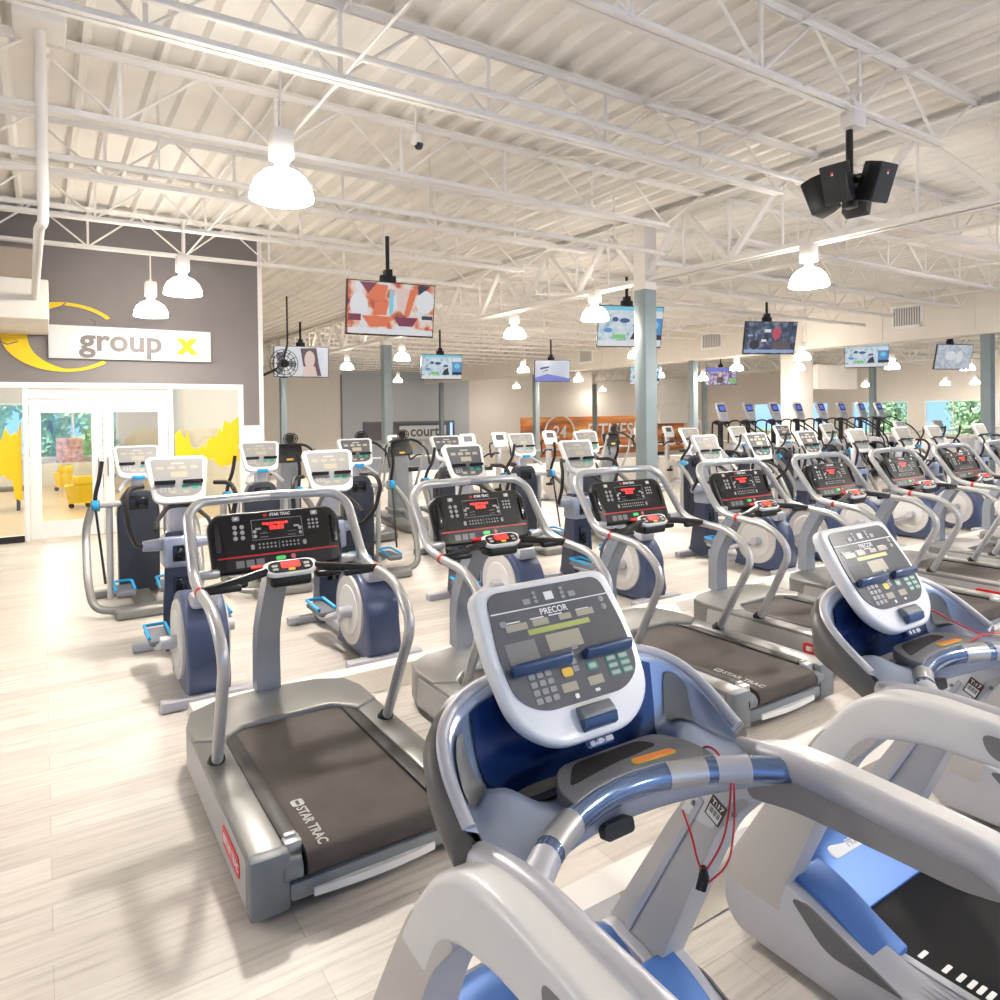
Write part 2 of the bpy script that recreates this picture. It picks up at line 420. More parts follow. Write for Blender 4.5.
# bar joists: one mesh per bay, every joist an object
def joist(L):
    bm = B(); h = L / 2; zt, zb = 5.09, 4.47
    for s in (-1, 1):
        box(bm, -h, h, s * .006 - .055 * (s < 0), s * .006 + .055 * (s > 0), zt - .012, zt)
        box(bm, -h, h, s * .012 - .008 * (s < 0), s * .012 + .008 * (s > 0), zt - .065, zt)
        box(bm, -h + .75, h - .75, s * .006 - .055 * (s < 0), s * .006 + .055 * (s > 0), zb, zb + .012)
        box(bm, -h + .75, h - .75, s * .012 - .008 * (s < 0), s * .012 + .008 * (s > 0), zb, zb + .06)
    n = 8; p = (L - 1.6) / n; x = -h + .8
    cyl(bm, (-h + .05, 0, zt - .04), (x, 0, zb + .04), .016, n=6); cyl(bm, (h - .05, 0, zt - .04), (-x, 0, zb + .04), .016, n=6)
    for i in range(n):
        a = x + i * p; m = a + p / 2
        cyl(bm, (a, 0, zb + .03), (m, 0, zt - .03), .014, n=6); cyl(bm, (m, 0, zt - .03), (a + p, 0, zb + .03), .014, n=6)
        if i: box(bm, a - .016, a + .016, -.012, .012, zb + .03, zt - .03)
    return bm
J0 = None
bays = [(-4.3, 8.25), (8.25, 21.0), (21.0, 33.6), (33.6, 45.)]
proto = {}
for k in range(-5, 22):
    y = 3.45 + 1.79 * k
    for i, (xa, xb) in enumerate(bays):
        if i == 0 and y > GX - .3: continue
        if k < -3 and i > 1: continue
        if i not in proto:
            proto[i] = struct('roof_beam', joist(xb - xa - .1), 'steel_paint'); o = proto[i]
        else:
            o = proto[i].copy(); COL.objects.link(o)
        o.location = ((xa + xb) / 2, y, 0)
# girders
def girder(L):
    bm = B(); zt, zb = 5.0, 3.98
    for s in (-1, 1):
        for z, d in ((zt, -1), (zb, 1)):
            box(bm, s * .02 - .09 * (s < 0), s * .02 + .09 * (s > 0), -L / 2, L / 2, min(z, z + d * .014), max(z, z + d * .014))
            box(bm, s * .02 - .012 * (s < 0), s * .02 + .012 * (s > 0), -L / 2, L / 2, min(z, z + d * .09), max(z, z + d * .09))
    n = 6; p = L / n
    for i in range(n):
        a = -L / 2 + i * p; m = a + p / 2
        for (y0, z0, y1, z1) in ((a, zb + .05, m, zt - .05), (m, zt - .05, a + p, zb + .05)):
            d = (V(0, y1, z1) - V(0, y0, z0)).normalized(); c = V(0, (y0 + y1) / 2, (z0 + z1) / 2); l = math.hypot(y1 - y0, z1 - z0)
            M = plane(c, (1, 0, 0), d)
            box(bm, -.045, .045, -l / 2, l / 2, -.035, .035, M=M)
        if i: box(bm, -.02, .02, a - .02, a + .02, zb, zt)
        box(bm, -.015, .015, m - .015, m + .015, zb, zt)
    return bm
g0 = None
for X in (8.25, 33.6, -4.3):
    for yc in (3.2 - 10.3, 3.2, 13.45, 23.75, 34.0):
        if X < 0 and yc > 5: continue
        if g0 is None: g0 = struct('girder_beam', girder(10.25), 'steel_paint'); o = g0
        else: o = g0.copy(); COL.objects.link(o)
        o.location = (X, yc, 0)
# bridging rods, sprinkler pipes and the roof drain
b = B()
for x in (-1.2, 2.0, 5.2, 11.5, 14.6, 17.8, 24, 27, 30): 
    ye = 40 if x > 4 else 12.5
    for z in (4.52, 5.03): cyl(b, (x, -6, z), (x, ye, z), .014, n=6)
    if 4 < x < 19:
        for k in range(-1, 12):
            y = 3.45 + 1.79 * k; cyl(b, (x, y, 4.5), (x, y + 1.79, 5.05), .012, n=6)
struct('bridging_trim', b, 'steel_paint', sharp=80)
b = B(); tube(b, [(-4, 7.65, 4.30), (8.0, 7.65, 4.30)], .035, 8); tube(b, [(5.9, -6, 4.62), (5.9, 13, 4.62)], .025, 8); tube(b, [(-4, 4.95, 4.55), (8, 4.95, 4.55)], .03, 8)
tube(b, [(11.0, -6, 4.42), (11.0, 13.5, 4.42)], .03, 8); tube(b, [(8.4, 11.3, 4.3), (20, 11.3, 4.3)], .04, 8)
for x in (-2, 1.0, 4, 7): cyl(b, (x, 7.65, 4.3), (x, 7.65, 5.1), .012, n=6)
struct('pipe_trim', b, 'white_paint', sharp=80)
b = B(); tube(b, [(.03, 6.7, 5.1), (.03, 6.7, 3.6)], .042, 12); box(b, -.15, .21, 6.5, 6.9, 4.98, 5.12, .02); tube(b, fillet([(.03, 6.7, 3.62), (.03, 6.7, 3.46), (.0, 6.9, 3.46), (-.06, 10.95, 3.46)], .12), .04, 12)
struct('drain_trim', b, 'white_paint', sharp=60)

# ductwork beyond the stair machines
b = B(); box(b, 25.7, 26.6, 17.2, 18.1, .9, 4.44, .02)
loft(b, [[(25.7, 17.2, 1.25), (26.6, 17.2, 1.25), (26.6, 18.1, 1.25), (25.7, 18.1, 1.25)], [(24.9, 16.2, .1), (27.4, 16.2, .1), (27.4, 19.1, .1), (24.9, 19.1, .1)]])
box(b, 26.6, 29.5, 17.0, 18.4, 2.7, 3.7, .02)
tag(obj('air_duct', b, 'wall_cream'), 'cream vertical air duct with flared bottom beyond the stair climbers', 'duct')
b = B(); box(b, 31.6, 34.8, 31, 32.2, 2.2, 3.9, .02)
loft(b, [[(32, 31, 2.3), (34.2, 31, 2.3), (34.2, 32.2, 2.3), (32, 32.2, 2.3)], [(31.5, 30.5, 1.1), (35.2, 30.5, 1.1), (35.2, 32.8, 1.1), (31.5, 32.8, 1.1)]])
tag(obj('air_duct', b, 'white_paint'), 'white hood shaped duct in front of the orange mural', 'duct')

# ------------------------------------------------------------------ storefront of the group studio
b = B(); y0, y1 = GX - .02, GX + .1
for x in (-.26, 1.78, 2.93): box(b, x, x + .07, y0, y1, 0, 2.37, .004)
box(b, -6, 3.0, y0 - .004, y1 + .004, 2.36, 2.45, .004); box(b, -.192, 1.782, y0 + .003, y1 - .003, 2.20, 2.27)
box(b, 1.848, 2.932, y0 + .003, y1 - .003, 0.002, .12); box(b, -6, -.258, y0 + .003, y1 - .003, 0.002, .10)
struct('trim_4', b, 'white_frame')
b = B(); box(b, -6, -.26, y0 - .015, y0, 0, .10); struct('studio_baseboard', b, 'strip_black')
b = B(); box(b, -.19, 1.78, GX + .02, GX + .06, 2.27, 2.36); struct('trim_5', b, 'wall_cream')
for i, (xa, xb, l) in enumerate(((-.18, .80, .74), (.81, 1.77, .87))):
    b = B(); ya, yb = GX + .01, GX + .06
    for xx in (xa, xb - .15): box(b, xx, xx + .15, ya, yb, .02, 2.19, .004)
    box(b, xa + .149, xb - .149, ya + .003, yb - .003, 1.98, 2.187); box(b, xa + .149, xb - .149, ya + .003, yb - .003, .023, .28)
    d = struct('door_%d' % (i + 1), b, 'white_frame')
    g = B(); box(g, xa + .13, xb - .13, GX + .03, GX + .038, .26, 2.0); obj('pane', g, 'glass', d)
    g = B(); tube(g, fillet([(l, GX, .95), (l, GX - .06, .95), (l, GX - .06, 1.25), (l, GX, 1.25)], .03), .012, 8); obj('door_handle', g, 'chrome', d)
for i, (xa, xb) in enumerate(((-6, -.26), (1.85, 2.93))):
    g = B(); box(g, xa, xb, GX + .03, GX + .038, .1, 2.37); o = struct('window_%d' % (i + 20), g, 'glass')
# yellow splash decals on the glass
def splash(name, x0, x1, ztop, zbot, seed, lab):
    rnd = random.Random(seed); n = 26; top = []; bot = []
    for i in range(n + 1):
        u = i / n; x = x0 + (x1 - x0) * u
        top.append((x, ztop(u) + rnd.uniform(-.10, .12))); bot.append((x, zbot(u) + rnd.uniform(-.05, .04)))
    t = B(); va = [t.verts.new((p[0], GX + .022, p[1])) for p in top]; vb = [t.verts.new((p[0], GX + .022, p[1])) for p in bot]
    vc = [t.verts.new((p[0], GX + .026, p[1])) for p in top]; vd = [t.verts.new((p[0], GX + .026, p[1])) for p in bot]
    for i in range(n):
        t.faces.new((va[i], va[i + 1], vb[i + 1], vb[i])); t.faces.new((vc[i], vc[i + 1], vd[i + 1], vd[i]))
    tag(obj(name, t, 'yellow_paint'), lab, 'decal')
splash('paint_splash_decal', 1.88, 2.92, lambda u: 1.55 - .25 * math.sin(u * 5) * (u > .2) + .1 * (u < .15), lambda u: 1.10 - .1 * (u > .6) + .05 * u, 3, 'yellow paint splash decal on the glass right of the double doors')
splash('paint_splash_decal', -1.1, -.28, lambda u: 1.45 + .35 * u * u, lambda u: 1.0 - .35 * (u > .85) + .2 * (u < .6), 5, 'yellow paint splash decal on the glass at the left edge')
# studio behind the glass
b = B(); 
for (xa, xb, za, zb) in ((-6, -1.6, 0, 3.2), (-1.6, 1.9, 0, .75), (-1.6, 1.9, 2.3, 3.2), (1.9, 3.3, 0, 3.2)): box(b, xa, xb, 24, 24.15, za, zb)
struct('studio_back_wall', b, 'wall_cream')
b = B(); box(b, -6, 3.28, GX + .15, 24, 3.2, 3.3); struct('studio_ceiling', b, 'wall_white')
b = B(); box(b, -6.1, -6, GX, 24, 0, 3.3); struct('studio_left_wall', b, 'wall_white')
b = B()
for x in (-1.6, -.45, .7, 1.84): box(b, x, x + .06, 23.96, 24.1, .75, 2.3)
box(b, -1.6, 1.9, 23.96, 24.1, .72, .78); box(b, -1.6, 1.9, 23.96, 24.1, 2.27, 2.33); f = struct('window_30', b, 'white_frame')
g = B(); box(g, -1.6, 1.9, 24.03, 24.04, .75, 2.3); obj('pane', g, 'glass', f)

b = B(); box(b, 45.3, 75, -20, 60, -.6, -.5); struct('lawn', b, 'lawn')
b = B(); box(b, -14, 3.2, 24.2, 50, -.3, -.2); struct('lawn', b, 'lawn')
def tree(loc, h, rad, seed, label):
    r = thing('tree', label, 'tree', loc, 0, 'trees outside the windows'); rnd = random.Random(seed)
    b = B(); tube(b, [(0, 0, 0), (.05, 0, h * .4), (0, .05, h * .75)], [.14, .11, .05], 8); obj('trunk', b, 'bench_wood', r)
    b = B()
    for i in range(900):
        a = rnd.uniform(0, 6.283); e = rnd.uniform(-1, 1); q = rad * rnd.uniform(.55, 1.0) * (1 + .25 * math.sin(a * 3 + seed) + .2 * math.sin(e * 7))
        c = V(math.cos(a) * math.sqrt(1 - e * e) * q, math.sin(a) * math.sqrt(1 - e * e) * q, h * .58 + e * h * .44)
        d = V(rnd.uniform(-1, 1), rnd.uniform(-1, 1), rnd.uniform(-1, 1)).normalized(); t = d.orthogonal().normalized(); k = rnd.uniform(.12, .24)
        b.faces.new([b.verts.new(c - d * k), b.verts.new(c + t * k * .5), b.verts.new(c + d * k), b.verts.new(c - t * k * .5)])
    obj('foliage', b, 'leaf_light' if seed % 2 else 'leaf_dark', r)
for i, (y, q, hh) in enumerate(((17.0, 51, 4.2), (19.6, 52.5, 5), (21.5, 50.5, 3.6), (24.2, 53, 5), (26.6, 51, 4), (29.5, 52, 4.6), (14, 53, 5))):
    tree((q + 2.5 * (i % 2), y, -.5), hh, 1.1, i + 1, 'leafy green tree outside the windows beyond the stair climbers')
for i, (x, y) in enumerate(((-1.6, 27.5), (.2, 28.5), (1.6, 27.2))): tree((x, y + 1.5 * (i % 2), -.2), 3.6, .75, i + 11, 'leafy green tree outside the studio windows')
b = B(); box(b, -1.7, 2.0, 23.4, 23.96, 0, .62, .01); struct('trim_6', b, 'wall_white')
r = thing('bench', 'dark bench standing behind the left glass panel of the studio', 'bench', (-.95, 17.6, .004))
b = B(); box(b, -.8, .6, -.2, .2, .40, .48, .01); obj('seat', b, 'bench_wood', r)
for x in (-.72, .5):
    for y in (-.15, .15): b = B(); box(b, x - .03, x + .03, y - .03, y + .03, 0, .40); obj('leg', b, 'black_plastic', r)
def cart(loc, lab, m, s=1.):
    r = thing('mop_bucket', lab, 'bucket', loc)
    b = B(); loft(b, [[(-.2 * s, -.15, .10), (.2 * s, -.15, .10), (.2 * s, .15, .10), (-.2 * s, .15, .10)], [(-.27 * s, -.2, .48), (.27 * s, -.2, .48), (.27 * s, .2, .48), (-.27 * s, .2, .48)]]); obj('tub', b, m, r)
    b = B(); box(b, -.12, .27 * s, -.15, .15, .48, .66, .02); obj('wringer', b, m, r)
    for x in (-.15, .15):
        for y in (-.1, .1): b = B(); cyl(b, (x, y - .015, .05), (x, y + .015, .05), .05, n=10); obj('caster', b, 'black_plastic', r)
cart((.62, 17.2, .004), 'yellow wheeled mop bucket seen through the left studio door', 'yellow')
def pot(loc, lab, m):
    r = thing('potted_plant', lab, 'plant', loc)
    b = B(); lathe(b, [(.02, 0), (.16, 0), (.2, .34), (.17, .34), (.15, .3), (.02, .3)], 14); obj('pot', b, m, r)
    b = B(); rnd = random.Random(4)
    for i in range(50):
        a = rnd.uniform(0, 6.28); h = rnd.uniform(.3, 1.0); q = rnd.uniform(.05, .3)
        c = V(math.cos(a) * q, math.sin(a) * q, .3 + h); d = V(math.cos(a), math.sin(a), .6) * .12; s = V(-math.sin(a), math.cos(a), 0) * .05
        vs = [b.verts.new(c - d), b.verts.new(c + s), b.verts.new(c + d), b.verts.new(c - s)]; b.faces.new(vs)
    obj('foliage', b, 'plant', r)
pot((1.45, 21.8, .004), 'leafy plant in blue pot behind the left studio door', 'pot_blue')
pot((-.15, 21.8, .62), 'leafy plant on the low sill beyond the left studio door', 'yellow') if False else None
b = B(); box(b, .3, .95, 23.5, 23.56, .62, 1.32, .01); tag(obj('poster_board', b, 'pink_print'), 'pink printed poster board leaning below the studio window', 'poster')
cart((.42, 21.5, .004), 'smaller yellow bin farther inside the studio, behind the mop bucket', 'yellow', .8)

# studio sign: white panel, lettering, yellow swoosh ring
r = thing('studio_sign', 'white studio sign with grey and yellow lettering and yellow swoosh ring', 'sign', (0, GX - .01, 3.1))
MS = plane((0, 0, 0), (1, 0, 0), (0, 0, 1))
b = B(); box(b, .09, 2.46, -.05, -.015, -.27, .25, .004); obj('panel', b, 'sign_white', r)
b = B(); text(b, 'group', .50, plane((1.10, -.052, .02), (1, 0, 0), (0, 0, 1)), .003, .012); obj('lettering', b, 'sign_text', r)
b = B(); text(b, 'x', .50, plane((2.08, -.052, .02), (1, 0, 0), (0, 0, 1)), .003, .022); obj('lettering', b, 'yellow_paint', r, label='yellow letter')
def swoosh(cx, cz, rx, rz, th, a0, a1, y, s=1.):
    t = B(); n = 48; I = []; O = []
    for i in range(n + 1):
        a = math.radians(a0 + (a1 - a0) * i / n); w = th * (.22 + .78 * max(0, math.cos(a - PI)) ** .9)
        O.append((cx + rx * math.cos(a), cz + rz * math.sin(a))); I.append((cx + (rx - w) * math.cos(a), cz + (rz - w * .62) * math.sin(a)))
    for yy in (y, y + .012):
        o = [t.verts.new((p[0], yy, p[1])) for p in O]; q = [t.verts.new((p[0], yy, p[1])) for p in I]
        for i in range(n): t.faces.new((o[i], o[i + 1], q[i + 1], q[i]))
        if yy == y: o0, q0 = o, q
    for i in range(n): t.faces.new((o0[i], o0[i + 1], o[i + 1], o[i])); t.faces.new((q0[i], q0[i + 1], q[i + 1], q[i]))
    return t
obj('swoosh_ring', swoosh(.30, .065, .82, .545, .34, 38, 315, -.012), 'yellow_paint', r)
for p in ([(-.60, 0.0), (-.43, -.08), (-.30, -.03)], [(.28, .47), (.24, .52), (.33, .60)], [(.66, .38), (.74, .34), (.72, .28)]):
    b = B(); tube(b, [(q[0], -.014, q[1]) for q in p], .010, 6); obj('chevron_cut', b, 'wall_taupe', r)

# far signs
r = thing('court_sign', 'white court sign with yellow ring above the far recess', 'sign', (20.0, 41.4, .75))
b = B(); box(b, -.8, 2.6, -.06, 0, -.55, .35, .01); obj('panel', b, 'sign_white', r)
b = B(); text(b, 'court', .95, plane((1.0, -.065, -.05), (1, 0, 0), (0, 0, 1)), .004, .02); obj('lettering', b, 'sign_text', r)
obj('swoosh_ring', swoosh(-.5, -.1, 1.5, 1.0, .55, 50, 315, -.03), 'yellow_paint', r)
r = thing('mural_lettering', 'white circled gym lettering on the orange sunset mural', 'sign', (36.2, 40.84, .35))
b = B(); text(b, '24', 1.3, plane((-4.4, -.02, 0), (1, 0, 0), (.12, 0, 1)), .01, .02); text(b, 'FITNESS', 1.55, plane((.9, -.02, 0), (1, 0, 0), (.12, 0, 1)), .01, .02); obj('lettering', b, 'print_white', r)
b = B(); tube(b, [(-4.4 + 1.35 * math.cos(a * PI / 20), -.02, 1.25 * math.sin(a * PI / 20)) for a in range(40)], .07, 6, closed=True); obj('ring', b, 'print_white', r)

# ------------------------------------------------------------------ silver treadmill with black console (local y = world y - 3.5)
def make_runner():
    r = thing('treadmill', '', 'treadmill', (0, 0, 0), 0, 'silver treadmills with black consoles in one row')
    # base: two side rails and an arched motor hood, one painted shell
    b = B()
    for s in (-1, 1):
        xa, xb = sorted((s * .352, s * .492)); box(b, xa, xb, -.80, .36, .035, .252, .012)
    out = [(-.492, .30), (-.492, .53), (-.45, .69), (-.30, .78), (0, .82), (.30, .78), (.45, .69), (.492, .53), (.492, .30), (.355, .22), (.33, .27), (.24, .365), (-.24, .365), (-.33, .27), (-.355, .22)]
    prism(b, out, 'z', .035, .262, .016, 3)
    base = obj('base', b, 'silver_paint', r)
    for s in (-1, 1):
        b = B(); xa, xb = sorted((s * .345, s * .496)); box(b, xa, xb, -.855, -.795, .03, .255, .014)
        cyl(b, (s * .30, -.82, .17), (s * .37, -.82, .17), .045); obj('end_cap', b, 'cap_grey', base)
    b = B(); box(b, -.35, .35, -.855, -.80, .05, .125, .02); obj('rear_bar', b, 'cap_grey', base)
    b = B(); loft(b, [[(x, -.860 - .022 * math.cos(x / .3 * PI / 2), .055), (x, -.86 - .022 * math.cos(x / .3 * PI / 2), .085 + .0 * x), (x, -.85, .085), (x, -.85, .055)] for x in [-.26 + i * .052 for i in range(11)]]); obj('rear_strip', b, 'print_white', base)
    for s in (-1, 1):
        b = B(); prism(b, rpoly([(-.78, .045), (-.78, .225), (.50, .228), (.52, .05)], .02, 3), 'x', min(s * .488, s * .4945), max(s * .488, s * .4945), .002, 1); obj('side_skirt', b, 'skirt_grey', base)
    for s in (-1, 1):
        M = plane((s * .4955, -.54, .145), (0, s, 0), (0, 0, 1))
        b = B(); rrect(b, M, -.15, .15, -.042, .042, -.003, .003, .03); bd = obj('side_badge', b, 'red_plastic', base)
        b = B(); text(b, 'STAR TRAC', .046, M @ Matrix.Translation((.025, 0, .004)), .0008, .001); rrect(b, M, -.125, -.09, -.018, .018, .003, .0045, .01); obj('badge_lettering', b, 'print_white', bd)
    # belt and black strips
    b = B(); prism(b, rpoly([(-.80, .235), (-.855, .225), (-.872, .18), (-.855, .135), (-.80, .12), (.40, .14), (.40, .235)], .02, 3), 'x', -.282, .282); belt = obj('belt', b, 'belt', r)
    b = B(); M = plane((-.215, -.665, .2365), (0, -1, 0), (1, 0, 0)); text(b, 'STAR TRAC', .058, M @ Matrix.Translation((.03, 0, 0)), .0006, .001)
    rrect(b, M, -.185, -.13, -.026, .026, -.0005, .0006, .014); obj('belt_lettering', b, 'print_grey', belt)
    b = B(); M = plane((-.215, -.665, .2373), (0, -1, 0), (1, 0, 0)); rrect(b, M, -.175, -.14, -.007, .007, -.0002, .0006, .004); obj('belt_logo', b, 'belt', belt)
    for s in (-1, 1):
        b = B(); xa, xb = sorted((s * .285, s * .352)); box(b, xa, xb, -.73, .34, .16, .247, .004); obj('foot_strip', b, 'strip_black', r)
        b = B(); box(b, xa, xb, -.80, -.74, .17, .252, .006); box(b, xa + .01, xb - .01, -.76, -.735, .24, .262, .004); obj('roller_bracket', b, 'tube_silver', base)
    # upright
    b = B(); secs = []
    for (y, z, w, d) in ((.80, .24, .070, .05), (.80, .50, .068, .048), (.785, .60, .066, .047), (.74, .70, .064, .046), (.60, .93, .060, .045), (.50, 1.09, .058, .045)):
        secs.append([(-w, y - d, z), (w, y - d, z), (w, y + d, z + .03), (-w, y + d, z + .03)])
    loft(b, secs); obj('upright', b, 'upright_silver', r, sharp=50)
    # bent handrail tube, one piece from foot to foot round the console
    L = [(-.435, .03, .25), (-.452, -.27, .83), (-.462, -.08, 1.0), (-.462, .24, 1.025), (-.462, .40, 1.06), (-.455, .62, 1.36), (-.38, .665, 1.425), (0, .675, 1.432)]
    pth = L + [(-p[0], p[1], p[2]) for p in L[-2::-1]]
    rad = [0, .13, .15, .2, .13, .10, .10, .0, .10, .10, .13, .2, .13, .10, 0]
    b = B(); tube(b, fillet(pth, rad, 7), .027, 14); rail = obj('handrail', b, 'tube_silver', r, sharp=60)
    for s in (-1, 1):
        b = B(); tube(b, [(s * .434, .045, .245), (s * .4355, .02, .275)], [.044, .036], 14); obj('foot_boot', b, 'black_plastic', rail)
        b = B(); tube(b, [(s * .462, .200, 1.022), (s * .462, .226, 1.0245)], .0295, 14); obj('red_band', b, 'red_plastic', rail)
        b = B(); box(b, min(s * .33, s * .44), max(s * .33, s * .44), .405, .465, 1.04, 1.085, .012); obj('rail_bracket', b, 'tube_silver', rail)
    # console
    Mc = plane((0, .50, 1.205), (1, 0, 0), (0, .40, .917)) @ Matrix.Diagonal((1.07, 1.10, 1, 1))
    b = B(); p = rpoly([(-.335, -.155), (.335, -.155), (.345, .10), (.30, .155), (-.30, .155), (-.345, .10)], .05, 5)
    prism(b, p, 'z', -.055, .0, .018, 3, Mc, .6); con = obj('console', b, 'black_plastic', r)
    b = B(); prism(b, rpoly([(-.268, -.07), (.268, -.07), (.275, .10), (.25, .145), (-.25, .145), (-.275, .10)], .03, 4), 'z', .0, .004, 0, 2, Mc); obj('faceplate', b, 'console_face', con)
    b = B(); prism(b, rpoly([(-.27, -.145), (.27, -.145), (.28, -.082), (-.28, -.082)], .025, 4), 'z', .0, .003, 0, 2, Mc); obj('lower_panel', b, 'led_off', con)
    b = B(); rrect(b, Mc, -.31, .31, -.079, -.072, .0, .006); obj('red_stripe', b, 'red_plastic', con)
    for s in (-1, 1):
        b = B(); rrect(b, Mc, s * .303 - .014, s * .303 + .014, -.05, .10, -.002, .012, .012, .004); obj('speaker_slot', b, 'black_gloss', con)
    b = B(); rrect(b, Mc, -.13, .13, .0, .105, .003, .009, .008); scr = obj('display', b, 'black_gloss', con)
    b = B()
    for i, (x0, x1, y0, y1) in enumerate(((-.075, .06, .072, .086), (-.04, .035, .048, .068))):
        n = 7 if i == 0 else 4
        for k in range(n):
            w = (x1 - x0) / n; rrect(b, Mc, x0 + k * w, x0 + (k + .84) * w, y0 + (.004 if k % 3 == 0 and i == 0 else 0), y1, .009, .0105)
    obj('led_digits', b, 'red_light', scr)
    b = B()
    for (x0, x1, y0, y1) in ((-.132, .132, .103, .105), (-.132, .132, -.001, .001), (-.132, -.13, .0, .104), (.13, .132, .0, .104)): rrect(b, Mc, x0, x1, y0, y1, .008, .0108)
    for s in (-1, 1):
        for (x0, x1, y0, y1) in ((s * .10 - .014, s * .10 + .014, .052, .062), (s * .072 - .02, s * .072 + .02, .012, .0135), (s * .072 - .02, s * .072 + .02, .031, .0325)): rrect(b, Mc, x0, x1, y0, y1, .009, .0106)
    obj('display_marks', b, 'print_grey', scr)
    b = B()
    for s in (-1, 1):
        for k in range(2): lathe(b, [(.001, .011), (.009, .011), (.010, .008)], 10, Mc @ Matrix.Translation((s * .118, .02 + .024 * k, 0)))
        for k in range(3):
            if s < 0:
                for j in range(2): lathe(b, [(.001, .008), (.011, .007), (.012, .003)], 10, Mc @ Matrix.Translation((-.215 + j * .036, .075 - k * .028, 0)))
            else:
                for j in range(3): rrect(b, Mc, .165 + j * .022, .178 + j * .022, .075 - k * .02, .087 - k * .02, .003, .006, .004)
        rrect(b, Mc, s * .205 - .018, s * .205 + .018, .108, .132, .003, .0045, .006)
    for k in range(11):
        if k == 5: continue
        for j in range(2): lathe(b, [(.001, .007), (.005, .006), (.006, .003)], 8, Mc @ Matrix.Translation((-.10 + k * .02, -.022 - j * .018, 0)))
    rrect(b, Mc, -.001, .001, -.05, -.012, .003, .005)
    for s in (-1, 1): rrect(b, Mc, s * .135 - .009, s * .135 + .009, -.045, -.02, .003, .005, .006)
    obj('button', b, 'print_grey', con)
    b = B()
    for s in (-1, 1): rrect(b, Mc, s * .205 - .008, s * .205 + .008, .114, .126, .0046, .006, .003)
    text(b, 'STAR TRAC', .021, Mc @ Matrix.Translation((.022, .127, .005)), .0006, .0008); obj('lettering', b, 'print_white', con)
    b = B(); rrect(b, Mc, -.066, -.044, .120, .134, .004, .0056, .006); obj('logo', b, 'red_plastic', con)
    b = B(); rrect(b, Mc, -.025, .025, -.112, -.092, .003, .008, .009); obj('start_button', b, 'green_button', con)
    b = B(); lathe(b, [(.001, .009), (.012, .008), (.013, .003)], 14, Mc @ Matrix.Translation((.065, -.10, 0))); obj('stop_button', b, 'pink_button', con)
    b = B()
    for k in range(3): rrect(b, Mc, -.225 + k * .05, -.185 + k * .05, -.13, -.095, .003, .0045)
    obj('instruction_panel', b, 'cap_grey', con)
    # control bar with pad in front of the console
    for s in (-1, 1):
        b = B(); tube(b, fillet([(s * .462, .20, 1.03), (s * .36, .20, 1.045), (s * .13, .27, 1.075)], .08), .023, 10)
        box(b, min(s * .27, s * .43), max(s * .27, s * .43), .18, .225, 1.01, 1.045, .012)
        hb = obj('control_bar', b, 'black_plastic', r)
    b = B(); box(b, -.11, .11, .24, .36, .985, 1.05, .02, 3); box(b, -.035, .035, .36, .50, .98, 1.04, .01); obj('pad_housing', b, 'black_plastic', hb)
    Mp = plane((0, .275, 1.085), (1, 0, 0), (0, .80, .60)) @ Matrix.Diagonal((1.25, 1.2, 1, 1))
    b = B(); prism(b, rpoly([(-.115, -.022), (-.08, -.045), (.08, -.045), (.115, -.022), (.115, .025), (.08, .04), (-.08, .04), (-.115, .025)], .02, 3), 'z', -.02, .008, .006, 2, Mp); pad = obj('control_pad', b, 'print_white', hb)
    b = B(); prism(b, rpoly([(-.095, -.02), (-.07, -.034), (.07, -.034), (.095, -.02), (.095, .018), (.07, .03), (-.07, .03), (-.095, .018)], .015, 3), 'z', .006, .011, 0, 2, Mp); obj('pad_face', b, 'console_face', pad)
    b = B(); rrect(b, Mp, -.04, .04, -.012, .022, .010, .014, .008); obj('pad_display', b, 'red_light', pad)
    b = B(); rrect(b, Mp, -.014, .014, -.03, -.016, .010, .014, .005); obj('pad_button', b, 'yellow_button', pad)
    b = B()
    for s in (-1, 1):
        for k in range(2): rrect(b, Mp, s * .068 - .012, s * .068 + .012, -.022 + k * .02, -.010 + k * .02, .010, .0135, .004)
    obj('pad_keys', b, 'print_grey', pad)
    b = B(); rrect(b, Mp, .10, .16, -.03, .0, -.01, .005, .008); rrect(b, Mp, -.16, -.10, .012, .03, -.01, .004, .006); obj('red_trim', b, 'red_plastic', hb)
    for xa, xb in ((.17, .31), (-.33, -.2)): b = B(); box(b, xa, xb, .34, .43, .985, 1.025, .018); obj('cup_tray', b, 'black_plastic', con)
    return r
run0 = make_runner()
PITCH = 1.352; X0 = 1.102
RL = ['nearest silver treadmill with black console, leftmost of its row, belt marked with white lettering',
      'second silver black-console treadmill from the left, partly hidden by the nearest white console',
      'third silver black-console treadmill from the left, in front of the thick grey column',
      'fourth silver black-console treadmill from the left, its red side badge in full view',
      'fifth silver black-console treadmill from the left, beyond the second white console',
      'sixth silver black-console treadmill from the left, third from the right frame edge',
      'seventh silver black-console treadmill from the left, second from the right frame edge',
      'eighth silver black-console treadmill, cut by the right frame edge']
for i, l in enumerate(RL):
    o = run0 if i == 0 else dup(run0, (0, 0, 0))
    o.location = (X0 + PITCH * i, 3.5, 0); o['label'] = l
for i in range(1): dup(run0, (X0 + PITCH * 8, 3.5, 0), 'ninth silver black-console treadmill, only its base showing at the right frame edge')

